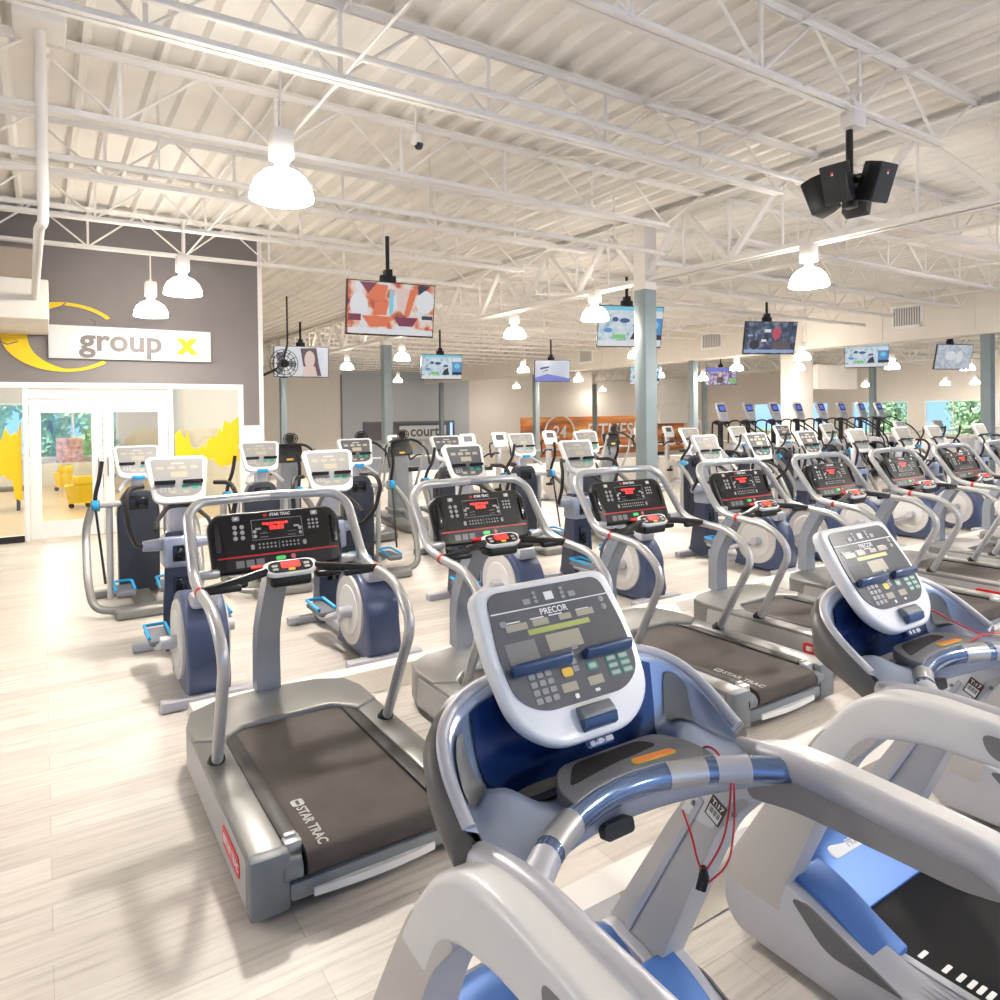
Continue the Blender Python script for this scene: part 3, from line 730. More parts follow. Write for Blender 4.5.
# floor raceways with chequered plate
def raceway(x0, x1, y, lab):
    r = thing('cable_raceway', lab, 'cable cover', ((x0 + x1) / 2, y, 0)); h = (x1 - x0) / 2
    b = B(); loft(b, [[(x, -.03, .0), (x, .06, .075), (x, .20, .075), (x, .25, 0)] for x in (-h, h)]); obj('cover', b, 'floor_white', r)
    x = -h + .9
    while x < h - .5:
        b = B(); loft(b, [[(q, -.16, .004), (q, -.03, .02), (q, .055, .079), (q, .02, .0)] for q in (x, x + .62)]); x += PITCH
        obj('tread_plate', b, 'diamond_plate', r)
raceway(.75, 12.5, 4.62, 'long low white cable cover along the front of the silver treadmills')
raceway(.9, 7.2, 1.92, 'low white cable cover with chequered plate under the nearest blue treadmills')

# ------------------------------------------------------------------ blue-cowled treadmill (local y = world y - 1.0)
def catmull(P, t):
    n = len(P) - 1; t = max(0, min(.99999, t)) * n; i = int(t); u = t - i
    p0, p1, p2, p3 = P[max(i - 1, 0)], P[i], P[min(i + 1, n)], P[min(i + 2, n)]
    return .5 * ((2 * p1) + (p2 - p0) * u + (2 * p0 - 5 * p1 + 4 * p2 - p3) * u * u + (3 * p1 - p0 - 3 * p2 + p3) * u ** 3)
def cowl_keys(t):
    s = 1 if t >= 0 else -1; a = abs(t)
    Bp = V(.372 * t, .195 - .16 * t * t, 1.048)
    ph = a * PI / 2; c = max(0, math.cos(ph))
    R = V(s * .415 * math.sin(ph) ** .72, .13 + .325 * c ** .42, 1.035 + .225 * c ** .42)
    return Bp, R
def cowl_inner(t, v):
    Bp, R = cowl_keys(t); d = R - Bp; a = abs(t); c = max(0, math.cos(a * PI / 2))
    Ri = R + V(-.030 * (1 if t > 0 else -1) * min(1, a * 3), -.030 * c, -.008)
    sad = .05 * math.exp(-((a - .62) / .17) ** 2)          # raised saddles either side of the middle tray
    well = -.075 * math.exp(-((a - .0) / .5) ** 4)
    e = Ri - Bp
    K = [Bp, Bp + V(e.x * .18, e.y * .22, -.008 + sad * .6), Bp + V(e.x * .45, e.y * .50, well * .75 + sad), Bp + V(e.x * .74, e.y * .80, well + sad * .4 + .02 * c), Bp + V(e.x * .90, e.y * .93, e.z * .42), Ri]
    return catmull(K, v)
def patch(name, parent, m, t0, t1, v0, v1, off, fr=0., n=10):
    bm = B(); G = []
    for i in range(n + 1):
        row = []
        for j in range(n + 1):
            a, c = 2 * i / n - 1, 2 * j / n - 1
            k = .22 if fr else 0.
            a2 = a * (math.sqrt(1 - c * c / 2) * fr + 1 - fr); c2 = c * (math.sqrt(1 - a * a / 2) * fr + 1 - fr)
            t = (t0 + t1) / 2 + a2 * (t1 - t0) / 2; v = (v0 + v1) / 2 + c2 * (v1 - v0) / 2
            p = cowl_inner(t, v); e = .01
            nn = (cowl_inner(t + e, v) - p).cross(cowl_inner(t, min(1, v + e)) - cowl_inner(t, min(1, v + e) - e)).normalized()
            row.append(bm.verts.new(p + nn * off))
        G.append(row)
    for i in range(n):
        for j in range(n): bm.faces.new((G[i][j], G[i + 1][j], G[i + 1][j + 1], G[i][j + 1]))
    return obj(name, bm, m, parent, sharp=80)

def make_trm():
    r = thing('treadmill', '', 'treadmill', (0, 0, 0), 0, 'white and blue treadmills in the foreground row')
    # base shell
    b = B()
    for s in (-1, 1):
        xa, xb = sorted((s * .335, s * .475))
        prism(b, rpoly([(.70, .10), (.70, .25), (.655, .33), (.45, .31), (.12, .19), (-1.15, .165), (-1.2, .05), (.64, .04)], [.05, .07, .04, .1, .1, .03, .03, .04], 4), 'x', xa, xb, .025, 3)
    base = obj('base', b, 'shell_silver', r)
    b = B()
    for s in (-1, 1):
        xa, xb = sorted((s * .285, s * .43)); box(b, xa, xb, -1.14, .20, .10, .185, .01); 
        for k in range(5): box(b, xa + .015 + k * .022, xa + .022 + k * .022, -1.14, .15, .18, .190)
    obj('foot_rail', b, 'shell_silver', base)
    b = B(); w = .335; secs = []
    for (y, z, zz) in ((.325, .185, 0), (.36, .205, .0), (.44, .25, .015), (.54, .305, .03), (.61, .325, .03), (.675, .30, .03), (.71, .22, .02), (.71, .06, 0)):
        secs.append([(x, y + .02 * (1 - (x / w) ** 2) * (y > .6), z + zz * (1 - (abs(x) / w) ** 2.5)) for x in [(-1 + i / 6) * w for i in range(13)]] + [(w, y, .05), (-w, y, .05)])
    loft(b, secs); hood = obj('motor_hood', b, 'hood_sky_tint', r, sharp=60)
    b = B(); Mh = plane((0, .475, .283), (1, 0, 0), (0, .88, .47)); rrect(b, Mh, -.17, .17, -.024, .024, -.01, .006, .022, .003); lg = obj('hood_badge', b, 'print_white', hood)
    b = B(); text(b, 'PRECOR', .038, Mh @ Matrix.Translation((0, 0, .0065)), .0008, .001); obj('badge_lettering', b, 'shell_silver', lg)
    for s in (-1, 1):
        b = B(); xa, xb = sorted((s * .27, s * .478))
        prism(b, rpoly([(.40, .18), (.47, .325), (.37, .305), (.24, .24), (.15, .20), (.15, .18)], [.02, .03, .06, .05, .0, .0], 4), 'x', min(s * .275, s * .425), max(s * .275, s * .425), .014, 2); obj('hood_wing', b, 'hood_sky_tint', hood)
        b = B(); prism(b, rpoly([(.43, .275), (.37, .285), (.06, .185), (.30, .165)], [.05, .03, .01, .05], 4), 'x', s * .474 - .004, s * .474 + .004); obj('side_inset', b, 'side_grey', base)
    b = B(); box(b, -.30, .30, -1.15, .37, .10, .178, .01); belt = obj('belt', b, 'belt_black', r)
    b = B()
    for k, y in enumerate((.24, .12, .05, .01, -.02, -.045, -.07)): rrect(b, plane((-.245, y, .1785), (1, 0, 0), (0, 1, 0)), -.02, .025, -.007, .007, -.0005, .0008, .004)
    obj('belt_marks', b, 'print_white', belt)
    # uprights and handrails
    for s in (-1, 1):
        x0, x1 = sorted((s * .375, s * .4755))
        b = B()
        prism(b, rpoly([(.680, .20), (.665, .31), (.40, .75), (.30, .90), (.12, .92), (.235, .79), (.455, .28), (.47, .20)], [.0, .04, .1, .06, .04, .06, .05, 0], 5), 'x', x0, x1, .034, 4)
        up = obj('upright', b, 'shell_beige', r, sharp=40)
        b = B(); prism(b, rpoly([(.60, .30), (.29, .86), (.275, .85), (.585, .29)], .004), 'x', min(s * .369, s * .374), max(s * .369, s * .374), .001, 1); obj('upright_groove', b, 'shell_silver', up)
        b = B()
        M = plane((s * .3705, .235, .845), (0, -s, 0), (0, 0, 1))
        Mr = M @ Matrix.Rotation(math.radians(-26 * s), 4, 'Z') @ Matrix.Diagonal((.82, .82, 1, 1))
        if s > 0:
            rrect(b, Mr, -.03, .03, -.04, .04, -.002, .002); tg = obj('asset_tag', b, 'tag_brown', up)
            b = B(); rrect(b, Mr, -.025, .025, -.034, .008, .001, .0026); obj('tag_field', b, 'print_white', tg)
            b = B()
            for k in range(9): rrect(b, Mr, -.021 + k * .0048, -.021 + k * .0048 + (.003 if k % 3 else .0016), -.018, .004, .002, .0031)
            obj('tag_bars', b, 'tag_brown', tg)
            b = B(); text(b, 'T:17', .026, Mr @ Matrix.Translation((0, .024, .002)), .0004, .0006); obj('tag_lettering', b, 'print_white', tg)
            b = B()
            for (u, w_) in ((-.055, .055), (.055, .052), (-.075, -.055)): lathe(b, [(.001, .006), (.007, .005), (.009, -.002)], 10, Mr @ Matrix.Translation((u, w_, 0)))
            obj('bolt', b, 'cap_grey', up)
        # handrail with broad shoulder
        out = [(.385, .775), (.335, .86), (.22, 1.0), (.12, 1.062), (0, 1.078), (-.40, 1.066), (-.47, 1.04), (-.47, .995), (-.39, .962), (0, .948), (.13, .915), (.195, .865), (.245, .77)]
        b = B(); prism(b, rpoly(out, [.0, .08, .12, .1, .1, .06, .05, .05, .05, .1, .06, .04, .0], 6), 'x', s * .425 - .052, s * .425 + .052, .036, 4)
        hr = obj('handrail', b, 'shell_white', r, sharp=50)
        b = B(); prism(b, rpoly([(-.455, 1.02), (-.40, 1.045), (.05, 1.05), (.14, 1.02), (.13, .93), (.0, .957), (-.37, .972), (-.45, .998)], [.03, .05, .05, .04, .03, .05, .04, .03], 4), 'x', min(s * .363, s * .374), max(s * .363, s * .374), .002, 1); obj('inner_panel', b, 'rail_grey', hr)
        b = B(); prism(b, rpoly([(-.40, 1.02), (-.28, 1.045), (-.14, 1.04), (-.16, .985), (-.28, .965), (-.38, .97)], .035, 4), 'x', min(s * .474, s * .479), max(s * .474, s * .479), .001, 1); obj('outer_inset', b, 'rubber_grey', hr)
        b = B(); tube(b, fillet([(s * .392, .17, 1.025), (s * .384, .03, 1.052), (s * .384, -.40, 1.046), (s * .388, -.475, 1.0)], [0, .1, .08, 0], 6), .034, 14); obj('top_rail', b, 'shell_silver', hr)
    # cross bar
    P = []
    for i in range(33):
        t = -1 + i / 16; Bp, R = cowl_keys(t); P.append(Bp + V(0, -.012, -.006))
    P = [V(-.388, .0, 1.048), V(-.382, .018, 1.046)] + P + [V(.382, .018, 1.046), V(.388, .0, 1.048)]
    b = B(); tube(b, P, .030, 14); bar = obj('crossbar', b, 'bar_blue', r, sharp=60)
    k0 = 1
    for (a, c) in ((k0 + 1, k0 + 4), (k0 + 5, k0 + 9), (k0 + 22, k0 + 26), (k0 + 27, k0 + 30)):
        b = B(); tube(b, P[a:c + 1], .0312, 14, cap=False); obj('grip_sensor', b, 'tube_silver' if c - a > 3 else 'shell_silver', bar)
    # fascia below the bar
    b = B(); secs = []
    for i in range(17):
        t = -.96 + 1.92 * i / 16; Bp, R = cowl_keys(t); c = max(0, math.cos(t * PI / 2))
        secs.append([Bp + V(0, -.015, -.02), Bp + V(0, .0, -.045 - .045 * c), Bp + V(0, .04, -.06 - .06 * c), Bp + V(0, .06, -.03), Bp + V(0, .03, 0)])
    loft(b, secs); fs = obj('fascia', b, 'cowl_sky_tint', r, sharp=60)
    b = B(); rrect(b, plane((-.03, .175, .965), (1, 0, 0), (0, .25, .97)), -.045, .04, -.016, .018, -.01, .014, .012); obj('clip_socket', b, 'black_plastic', fs)
    # cowl: concave shell wrapping round behind the console
    b = B(); G = []; n = 64; NV = 26
    for i in range(n + 1):
        t = -.99 + 1.98 * i / n; G.append([b.verts.new(cowl_inner(t, j / NV)) for j in range(NV + 1)] + [b.verts.new(cowl_keys(t)[1] + V(0, .002, .006))])
    for i in range(n):
        for j in range(NV + 1): b.faces.new((G[i][j], G[i + 1][j], G[i + 1][j + 1], G[i][j + 1]))
    cw = obj('cowl', b, 'cowl_sky_tint', r, sharp=60)
    b = B(); secs = []
    for i in range(41):
        t = -.99 + 1.98 * i / 40; Bp, R = cowl_keys(t); c = max(0, math.cos(abs(t) * PI / 2)); od = V(R.x, R.y - .12, 0).normalized()
        secs.append([R + V(0, .002, .005), R + od * .016 + V(0, 0, .002), R + od * .030 + V(0, 0, -.03), R + od * .020 + V(0, 0, -.07 - .12 * c), Bp + (R - Bp) * .55 + V(0, 0, -.09 - .10 * c), Bp + V(0, .02, -.05 - .05 * c)]
                    + [cowl_inner(t, .05 + .9 * q / 15) + V(0, .016, -.02) for q in range(16)])
    loft(b, secs); obj('outer_shell', b, 'cap_brown', cw, sharp=60)
    b = B(); rim = []
    for i in range(61):
        t = -.985 + 1.97 * i / 60; Bp, R = cowl_keys(t); rim.append(R + V(-.010 * (1 if t > 0 else -1) * min(1, abs(t) * 3), -.006, -.002))
    tube(b, rim, .015, 10); obj('rim', b, 'shell_silver', cw, sharp=70)
    patch('back_panel', cw, 'cowl_navy', -.50, .50, .40, .97, .007, .12, 40)
    for s in (-1, 1): patch('cup_holder', cw, 'rubber_grey', s * .68 - .105, s * .68 + .105, .52, .955, .007, .5, 28)
    pts = [(-.17, .150), (-.17, .205), (-.12, .285), (.20, .285), (.245, .20), (.245, .130), (.12, .172), (0, .183), (-.10, .172)]
    Mt = plane((0, .0, 1.062), (1, 0, 0), (0, 1, .06))
    b = B(); prism(b, rpoly(pts, [.01, .02, .05, .05, .02, .01, .02, .02, .02], 4), 'z', -.03, .002, .008, 3, Mt); hub = obj('hub_plate', b, 'hub_grey', cw)
    b = B(); prism(b, rpoly([(-.14, .205), (-.08, .272), (.13, .272), (.16, .235), (.0, .225)], [.02, .03, .03, .02, .05], 4), 'z', .001, .004, 0, 1, Mt); obj('phone_tray', b, 'strip_black', cw)
    b = B(); prism(b, rpoly([(.045, .196), (.05, .218), (.17, .205), (.175, .184)], .011, 4), 'z', .001, .0045, 0, 1, Mt); obj('strip_border', b, 'yellow_button', cw)
    b = B(); prism(b, rpoly([(.053, .199), (.056, .214), (.166, .201), (.169, .187)], .008, 4), 'z', .004, .006, 0, 1, Mt); obj('orange_strip', b, 'orange_print', cw)
    # console
    Mc = plane((-.008, .372, 1.303), (1, 0, 0), (0, .572, .82)) @ Matrix.Diagonal((.97, .95, 1, 1))
    shp = [(-.222, .208), (.222, .208), (.236, .02), (.215, -.14), (.12, -.215), (-.12, -.215), (-.215, -.14), (-.236, .02)]
    b = B(); prism(b, rpoly(shp, [.045, .045, .1, .09, .09, .09, .09, .1], 6), 'z', -.045, .0, .014, 3, Mc, .6); con = obj('console', b, 'console_white', r)
    b = B(); prism(b, rpoly([(-.11, -.20), (.11, -.20), (.14, .10), (-.14, .10)], .05), 'z', -.10, -.04, .02, 2, Mc); box(b, -.09, .09, .39, .44, 1.02, 1.25, .02); obj('neck', b, 'cowl_navy', con)
    fc = [(-.185, .185), (.185, .185), (.207, .02), (.195, -.085), (.13, -.128), (-.13, -.128), (-.195, -.085), (-.207, .02)]
    b = B(); prism(b, rpoly(fc, [.035, .035, .1, .05, .08, .08, .05, .1], 5), 'z', .0, .004, 0, 2, Mc); face = obj('faceplate', b, 'face_grey', con)
    b = B(); rrect(b, Mc, -.19, .19, .128, .131, .003, .0052); obj('divider', b, 'print_white', face)
    b = B()
    for s in (-1, 1):
        rrect(b, Mc, s * .075 - .012, s * .075 + .012, .140, .155, .003, .006, .004)
        for k in range(3): rrect(b, Mc, s * .045 - .006, s * .045 + .006, .139 + k * .012, .148 + k * .012, .003, .006, .003)
    for (x0, x1, y0) in ((-.09, -.06, 0), (-.03, .0, 0), (.06, .09, 0)): pass
    for k in range(3): rrect(b, Mc, -.009, .009, -.055 + k * .019, -.040 + k * .019, .003, .006, .004)
    rrect(b, Mc, .01, .03, .0, .012, .003, .006, .003); rrect(b, Mc, -.175, -.155, .092, .108, .003, .006, .007)
    for s in (0, 1): lathe(b, [(.001, .006), (.009, .005), (.009, .003)], 10, Mc @ Matrix.Translation((.165, .117 - .022 * s, 0)))
    for k in range(4):
        for j in range(3): rrect(b, Mc, -.145 + j * .025, -.126 + j * .025, -.048 - k * .02, -.034 - k * .02, .003, .006, .004)
    obj('button', b, 'key_grey', face)
    b = B(); rrect(b, Mc, -.014, .014, .143, .165, .003, .006); text(b, 'PRECOR', .024, Mc @ Matrix.Translation((.0, .113, .0045)), .0006, .0003)
    for x in (-.135, -.06, .0, .09, ): rrect(b, Mc, x - .022, x + .022, .099, .102, .003, .0046)
    rrect(b, Mc, -.03, -.018, -.118, -.106, .003, .0046, .004); rrect(b, Mc, .035, .05, -.115, -.107, .003, .0046, .003)
    obj('lettering', b, 'print_white', face)
    for (x0, x1, y0, y1) in ((-.16, -.095, .078, .096), (-.078, -.028, .080, .098), (.008, .048, .082, .098), (.066, .125, .082, .100), (-.055, .055, .008, .052), (-.06, -.012, -.098, -.076), (.024, .072, -.098, -.076)):
        b = B(); rrect(b, Mc, x0, x1, y0, y1, .003, .005); obj('display', b, 'lcd', face)
    b = B(); rrect(b, Mc, -.10, .10, .060, .074, .003, .005); obj('profile_strip', b, 'lcd_green', face)
    b = B(); rrect(b, Mc, -.18, -.09, -.02, .05, .003, .0046); obj('instruction_panel', b, 'rubber_grey', face)
    for (x0, x1) in ((-.188, -.012), (.036, .192)):
        b = B(); prism(b, [(-.033, .002), (-.01, .004), (-.006, .030), (-.018, .034), (-.035, .018)], 'x', x0, x1, .004, 2, Mc @ Matrix(((0 + 1, 0, 0, 0), (0, 1, 0, 0), (0, 0, 1, 0), (0, 0, 0, 1)))); obj('reading_ledge', b, 'ledge_navy', con)
    b = B(); 
    for (x0, x1, y0, y1) in ((-.045, -.012, -.062, -.040),): prism(b, rpoly([(x0, y0), (x1, y0), (x1, y1), (x0, y1)], .008), 'z', .003, .006, 0, 2, Mc)
    obj('pause_button', b, 'yellow_button', face)
    b = B(); rrect(b, Mc, .035, .07, -.062, -.040, .003, .006, .008)
    for k in range(3):
        for j in range(2): rrect(b, Mc, .10 + j * .042, .135 + j * .042, -.052 - k * .019, -.037 - k * .019, .003, .0055, .004)
    g1 = obj('quickstart_keys', b, 'green_dark', face)
    b = B(); rrect(b, Mc, .041, .064, -.057, -.045, .0055, .007, .004)
    for k in range(3):
        for j in range(2): rrect(b, Mc, .104 + j * .042, .131 + j * .042, -.049 - k * .019, -.040 - k * .019, .005, .0066, .003)
    obj('key_faces', b, 'print_grey', g1)
    b = B(); prism(b, rpoly([(-.195, .004), (-.19, .02), (-.165, .03), (-.140, .02), (-.138, .004)], .006), 'x', -.045, .055, .003, 2, Mc); rk = obj('rocker_switch', b, 'cap_grey', con)
    b = B(); prism(b, rpoly([(-.199, .004), (-.195, .021), (-.172, .031), (-.168, .004)], .004), 'x', -.046, .056, .002, 1, Mc); obj('lower_keys', b, 'ledge_navy', rk)
    b = B(); rrect(b, Mc, -.035, .055, -.236, -.20, -.040, -.018, .012, .004); obj('jack_panel', b, 'cowl_navy', con)
    b = B()
    for k in range(3): rrect(b, Mc, -.022 + k * .024, -.008 + k * .024 + .01 * (k == 2), -.231, -.219, -.019, -.0165, .004)
    obj('jack_sockets', b, 'print_grey', con)
    return r
trm = make_trm()
TX = [1.095, 2.535, 3.98]
TL = ['nearest white and blue treadmill with red safety cord hanging from its crossbar',
      'white and blue treadmill beside the nearest one, its red cord resting on the cowl',
      'third white and blue treadmill, only its white arm showing at the right frame edge']
for i in range(3):
    o = trm if i == 0 else dup(trm, (0, 0, 0)); o.location = (TX[i], 1.0, 0); o['label'] = TL[i]
# safety cords clip on and lift off: things of their own
r = thing('safety_cord', 'red safety cord with black clip hanging below the nearest crossbar', 'cord', (1.24, 1.13, .85))
b = B()
tube(b, fillet([(-.035, -.02, .14), (-.02, -.035, .08), (.0, -.03, .02), (.02, -.03, -.02)], .05), .0026, 6)
tube(b, fillet([(.10, -.01, .222), (.105, -.045, .20), (.10, -.042, .11), (.085, -.035, .03), (.02, -.03, -.025)], .06), .0026, 6)
tube(b, fillet([(.11, -.02, .222), (.112, -.045, .19), (.12, -.04, .06), (.105, -.035, -.03), (.03, -.03, -.05)], .05), .0026, 6)
tube(b, [(.105 + .0 * a, .015 - .036 * math.cos(a * PI / 8 - .3), .195 + .036 * math.sin(a * PI / 8 - .3)) for a in range(9)], .0026, 6)
obj('cord', b, 'red_plastic', r)
b = B(); tube(b, [(.02, -.03, -.005), (.022, -.032, -.03), (.02, -.03, -.06)], [.008, .012, .007], 8); tube(b, [(.018, -.03, -.02), (.0, -.032, -.05)], [.008, .006], 8); obj('clip', b, 'black_plastic', r)
r = thing('safety_cord', 'red safety cord draped over the cowl of the second white and blue treadmill', 'cord', (2.75, 1.25, 1.08))
b = B(); tube(b, fillet([(-.10, .10, .07), (-.02, .06, .08), (.04, 0, .03), (.09, -.08, -.01)], .08), .003, 6); tube(b, fillet([(-.06, -.085, -.012), (.05, -.09, .01), (.15, -.13, .0), (.22, -.16, .02)], .06), .003, 6)
obj('cord', b, 'red_plastic', r)

# ------------------------------------------------------------------ elliptical trainers behind the silver row (local y = world y - 5.7)
def console_head(r, c, v, w, h, frame, face, dark, keys=True):
    M = plane(c, (1, 0, 0), v)
    b = B(); prism(b, rpoly([(-w * .43, h * .5), (w * .43, h * .5), (w * .5, h * .42), (w * .40, -h * .42), (w * .28, -h * .5), (-w * .28, -h * .5), (-w * .40, -h * .42), (-w * .5, h * .42)], w * .07, 4), 'z', -.05, 0, .012, 2, M, .6); con = obj('console', b, frame, r)
    b = B(); prism(b, rpoly([(-w * .42, h * .43), (w * .42, h * .43), (w * .35, -h * .28), (w * .22, -h * .36), (-w * .22, -h * .36), (-w * .35, -h * .28)], w * .06, 3), 'z', 0, .004, 0, 2, M); f = obj('faceplate', b, face, con)
    b = B()
    for s in (-1, 1): rrect(b, M, min(s * w * .06, s * w * .38), max(s * w * .06, s * w * .38), -h * .11, -h * .05, .003, .03, .004)
    obj('reading_ledge', b, dark, con)
    if keys:
        for (x0, x1, y0, y1) in [(-w * .34 + k * w * .18, -w * .22 + k * w * .18, h * .20, h * .27) for k in range(4)] + [(-w * .12, w * .14, h * .03, h * .15)] + [(q * w * .1 - w * .05, q * w * .1 + w * .05, -h * .31, -h * .25) for q in (-1, 1)]:
            b = B(); rrect(b, M, x0, x1, y0, y1, .003, .006); obj('display', b, 'lcd', f)
        b = B()
        for k in range(3):
            for j in range(3): rrect(b, M, -w * .30 + j * w * .06, -w * .26 + j * w * .06, -h * .16 - k * h * .05, -h * .13 - k * h * .05, .003, .006)
        rrect(b, M, -w * .1, w * .1, h * .31, h * .345, .003, .006)
        obj('button', b, 'print_grey', f)
        b = B(); rrect(b, M, w * .04, w * .14, -h * .2, -h * .14, .003, .006); rrect(b, M, w * .2, w * .3, -h * .22, -h * .13, .003, .006); obj('green_keys', b, 'green_dark', f)
    return con
mat('face_pale', (.27, .265, .26), .32, coat=.15)
def make_efx(face):
    r = thing('elliptical_trainer', '', 'elliptical', (0, 0, 0), 0, 'navy elliptical trainers in the row behind the silver treadmills')
    b = B(); box(b, -.08, .08, -.75, .70, .04, .12, .02); box(b, -.30, .30, -.80, -.70, .0, .07, .015); box(b, -.33, .33, .60, .70, .0, .07, .015); obj('base', b, 'shell_silver', r)
    b = B(); p = [(-.40 + .34 * math.cos(a), .345 + .335 * math.sin(a)) for a in [math.radians(-35 + 10 * i) for i in range(23)]] + [(-.77, .14), (-.74, .03), (-.08, .03)]
    prism(b, p, 'x', -.135, .135, .02, 3, None, .6); dr = obj('drive_housing', b, 'drum_navy', r, sharp=50)
    for s in (-1, 1):
        b = B(); cyl(b, (s * .13, -.40, .355), (s * .152, -.40, .355), .275, .268, 32); obj('disc_cover', b, 'disc_grey', dr)
        b = B(); cyl(b, (s * .15, -.40, .355), (s * .158, -.40, .355), .20, .19, 28); obj('disc_boss', b, 'vent', dr)
    b = B(); box(b, -.09, .09, -.66, -.5, .60, .70, .03); obj('handle_pad', b, 'shell_silver', dr)
    for s in (-1, 1):
        b = B(); tube(b, fillet([(s * .20, -.36 + .1 * s, .36), (s * .23, -.05, .26 + .05 * s), (s * .21, .25, .22)], .1), .028, 8); cyl(b, (s * .15, -.36 + .1 * s, .36), (s * .26, -.36 + .1 * s, .36), .045, n=14); obj('pedal_arm', b, 'shell_silver', r)
        b = B(); box(b, s * .21 - .075, s * .21 + .075, -.12, .26, .29 + .05 * s, .335 + .05 * s, .02); pd = obj('pedal', b, 'pedal_grey', r)
        b = B(); tube(b, [(s * .21 - .072, -.08, .345 + .05 * s), (s * .21 - .072, .24, .36 + .05 * s), (s * .21 + .072, .24, .36 + .05 * s), (s * .21 + .072, -.08, .345 + .05 * s)], .013, 8); obj('pedal_rim', b, 'pedal_blue', pd)
    b = B(); loft(b, [[(-w, y0, z), (w, y0, z), (w * .8, y1, z), (-w * .8, y1, z)] for (w, y0, y1, z) in ((.12, .36, .66, .05), (.13, .36, .60, .35), (.115, .37, .56, .70), (.105, .38, .54, .98))]); col = obj('column', b, 'navy_shroud', r, sharp=40)
    b = B(); box(b, -.05, .05, .352, .37, .42, .62, .008); obj('slot', b, 'black_gloss', col)
    b = B(); box(b, -.125, .125, .34, .56, .70, .95, .03, 3); 
    for s in (-1, 1): cyl(b, (s * .12, .45, .88), (s * .26, .45, .88), .052, .04, 14)
    obj('shoulder', b, 'bar_blue' if False else 'hood_grey', col) if 'hood_grey' in MATS else obj('shoulder', b, 'drum_navy', col)
    b = B(); box(b, -.06, .06, .33, .36, .75, .88, .01); obj('bottle_holder', b, 'black_gloss', col)
    b = B(); box(b, -.07, .07, .42, .52, .93, 1.28, .02); obj('neck', b, 'shell_silver', r)
    con = console_head(r, (0, .40, 1.40), (0, .42, .907), .47, .40, 'shell_white', face, 'black_gloss')
    b = B()
    for s in (-1, 1): tube(b, fillet([(0, .38, 1.19), (s * .09, .34, 1.19), (s * .19, .22, 1.09), (s * .20, .17, 1.04)], .05), .017, 8)
    obj('fixed_handle', b, 'strip_black', r)
    for s in (-1, 1):
        b = B(); tube(b, fillet([(s * .26, .45, .88), (s * .31, .40, .90), (s * .37, .26, 1.04), (s * .40, .20, 1.26), (s * .37, .27, 1.36), (s * .26, .36, 1.36)], .07), .019, 10); obj('moving_arm', b, 'strip_black', r)
    return r
mat('hood_grey', (.33, .36, .45), .3, .4)
ELX = [.90, 2.15, 3.56, 5.03, 7.17, 8.2, 9.35, 10.65, 11.99, 13.05, 14.78]
EF = ['pale', 'pale', 'dark', 'pale', 'pale', 'dark', 'dark', 'pale', 'pale', 'pale', 'pale']
EL = ['navy elliptical trainer with white console, standing left of the nearest black console',
      'navy elliptical trainer with white console above the right half of the nearest treadmill handrail',
      'navy elliptical trainer with dark console, seen above the second silver treadmill',
      'navy elliptical trainer with pale console just left of the thick grey column',
      'navy elliptical trainer with pale console just right of the thick grey column',
      'elliptical trainer behind the fourth silver treadmill, its console above and right of that one',
      'elliptical trainer with console between the fourth and fifth black consoles',
      'elliptical trainer with console above the fifth silver treadmill',
      'elliptical trainer with white console above the sixth black console',
      'elliptical trainer with white console above the seventh black console, below the bright window',
      'elliptical trainer at the right frame edge below the right grey column']
pale = make_efx('face_pale'); dark = make_efx('face_grey'); used = set()
for x, f, l in zip(ELX, EF, EL):
    src = pale if f == 'pale' else dark
    o = src if f not in used else dup(src, (0, 0, 0)); used.add(f); o.location = (x, 5.7, 0); o['label'] = l

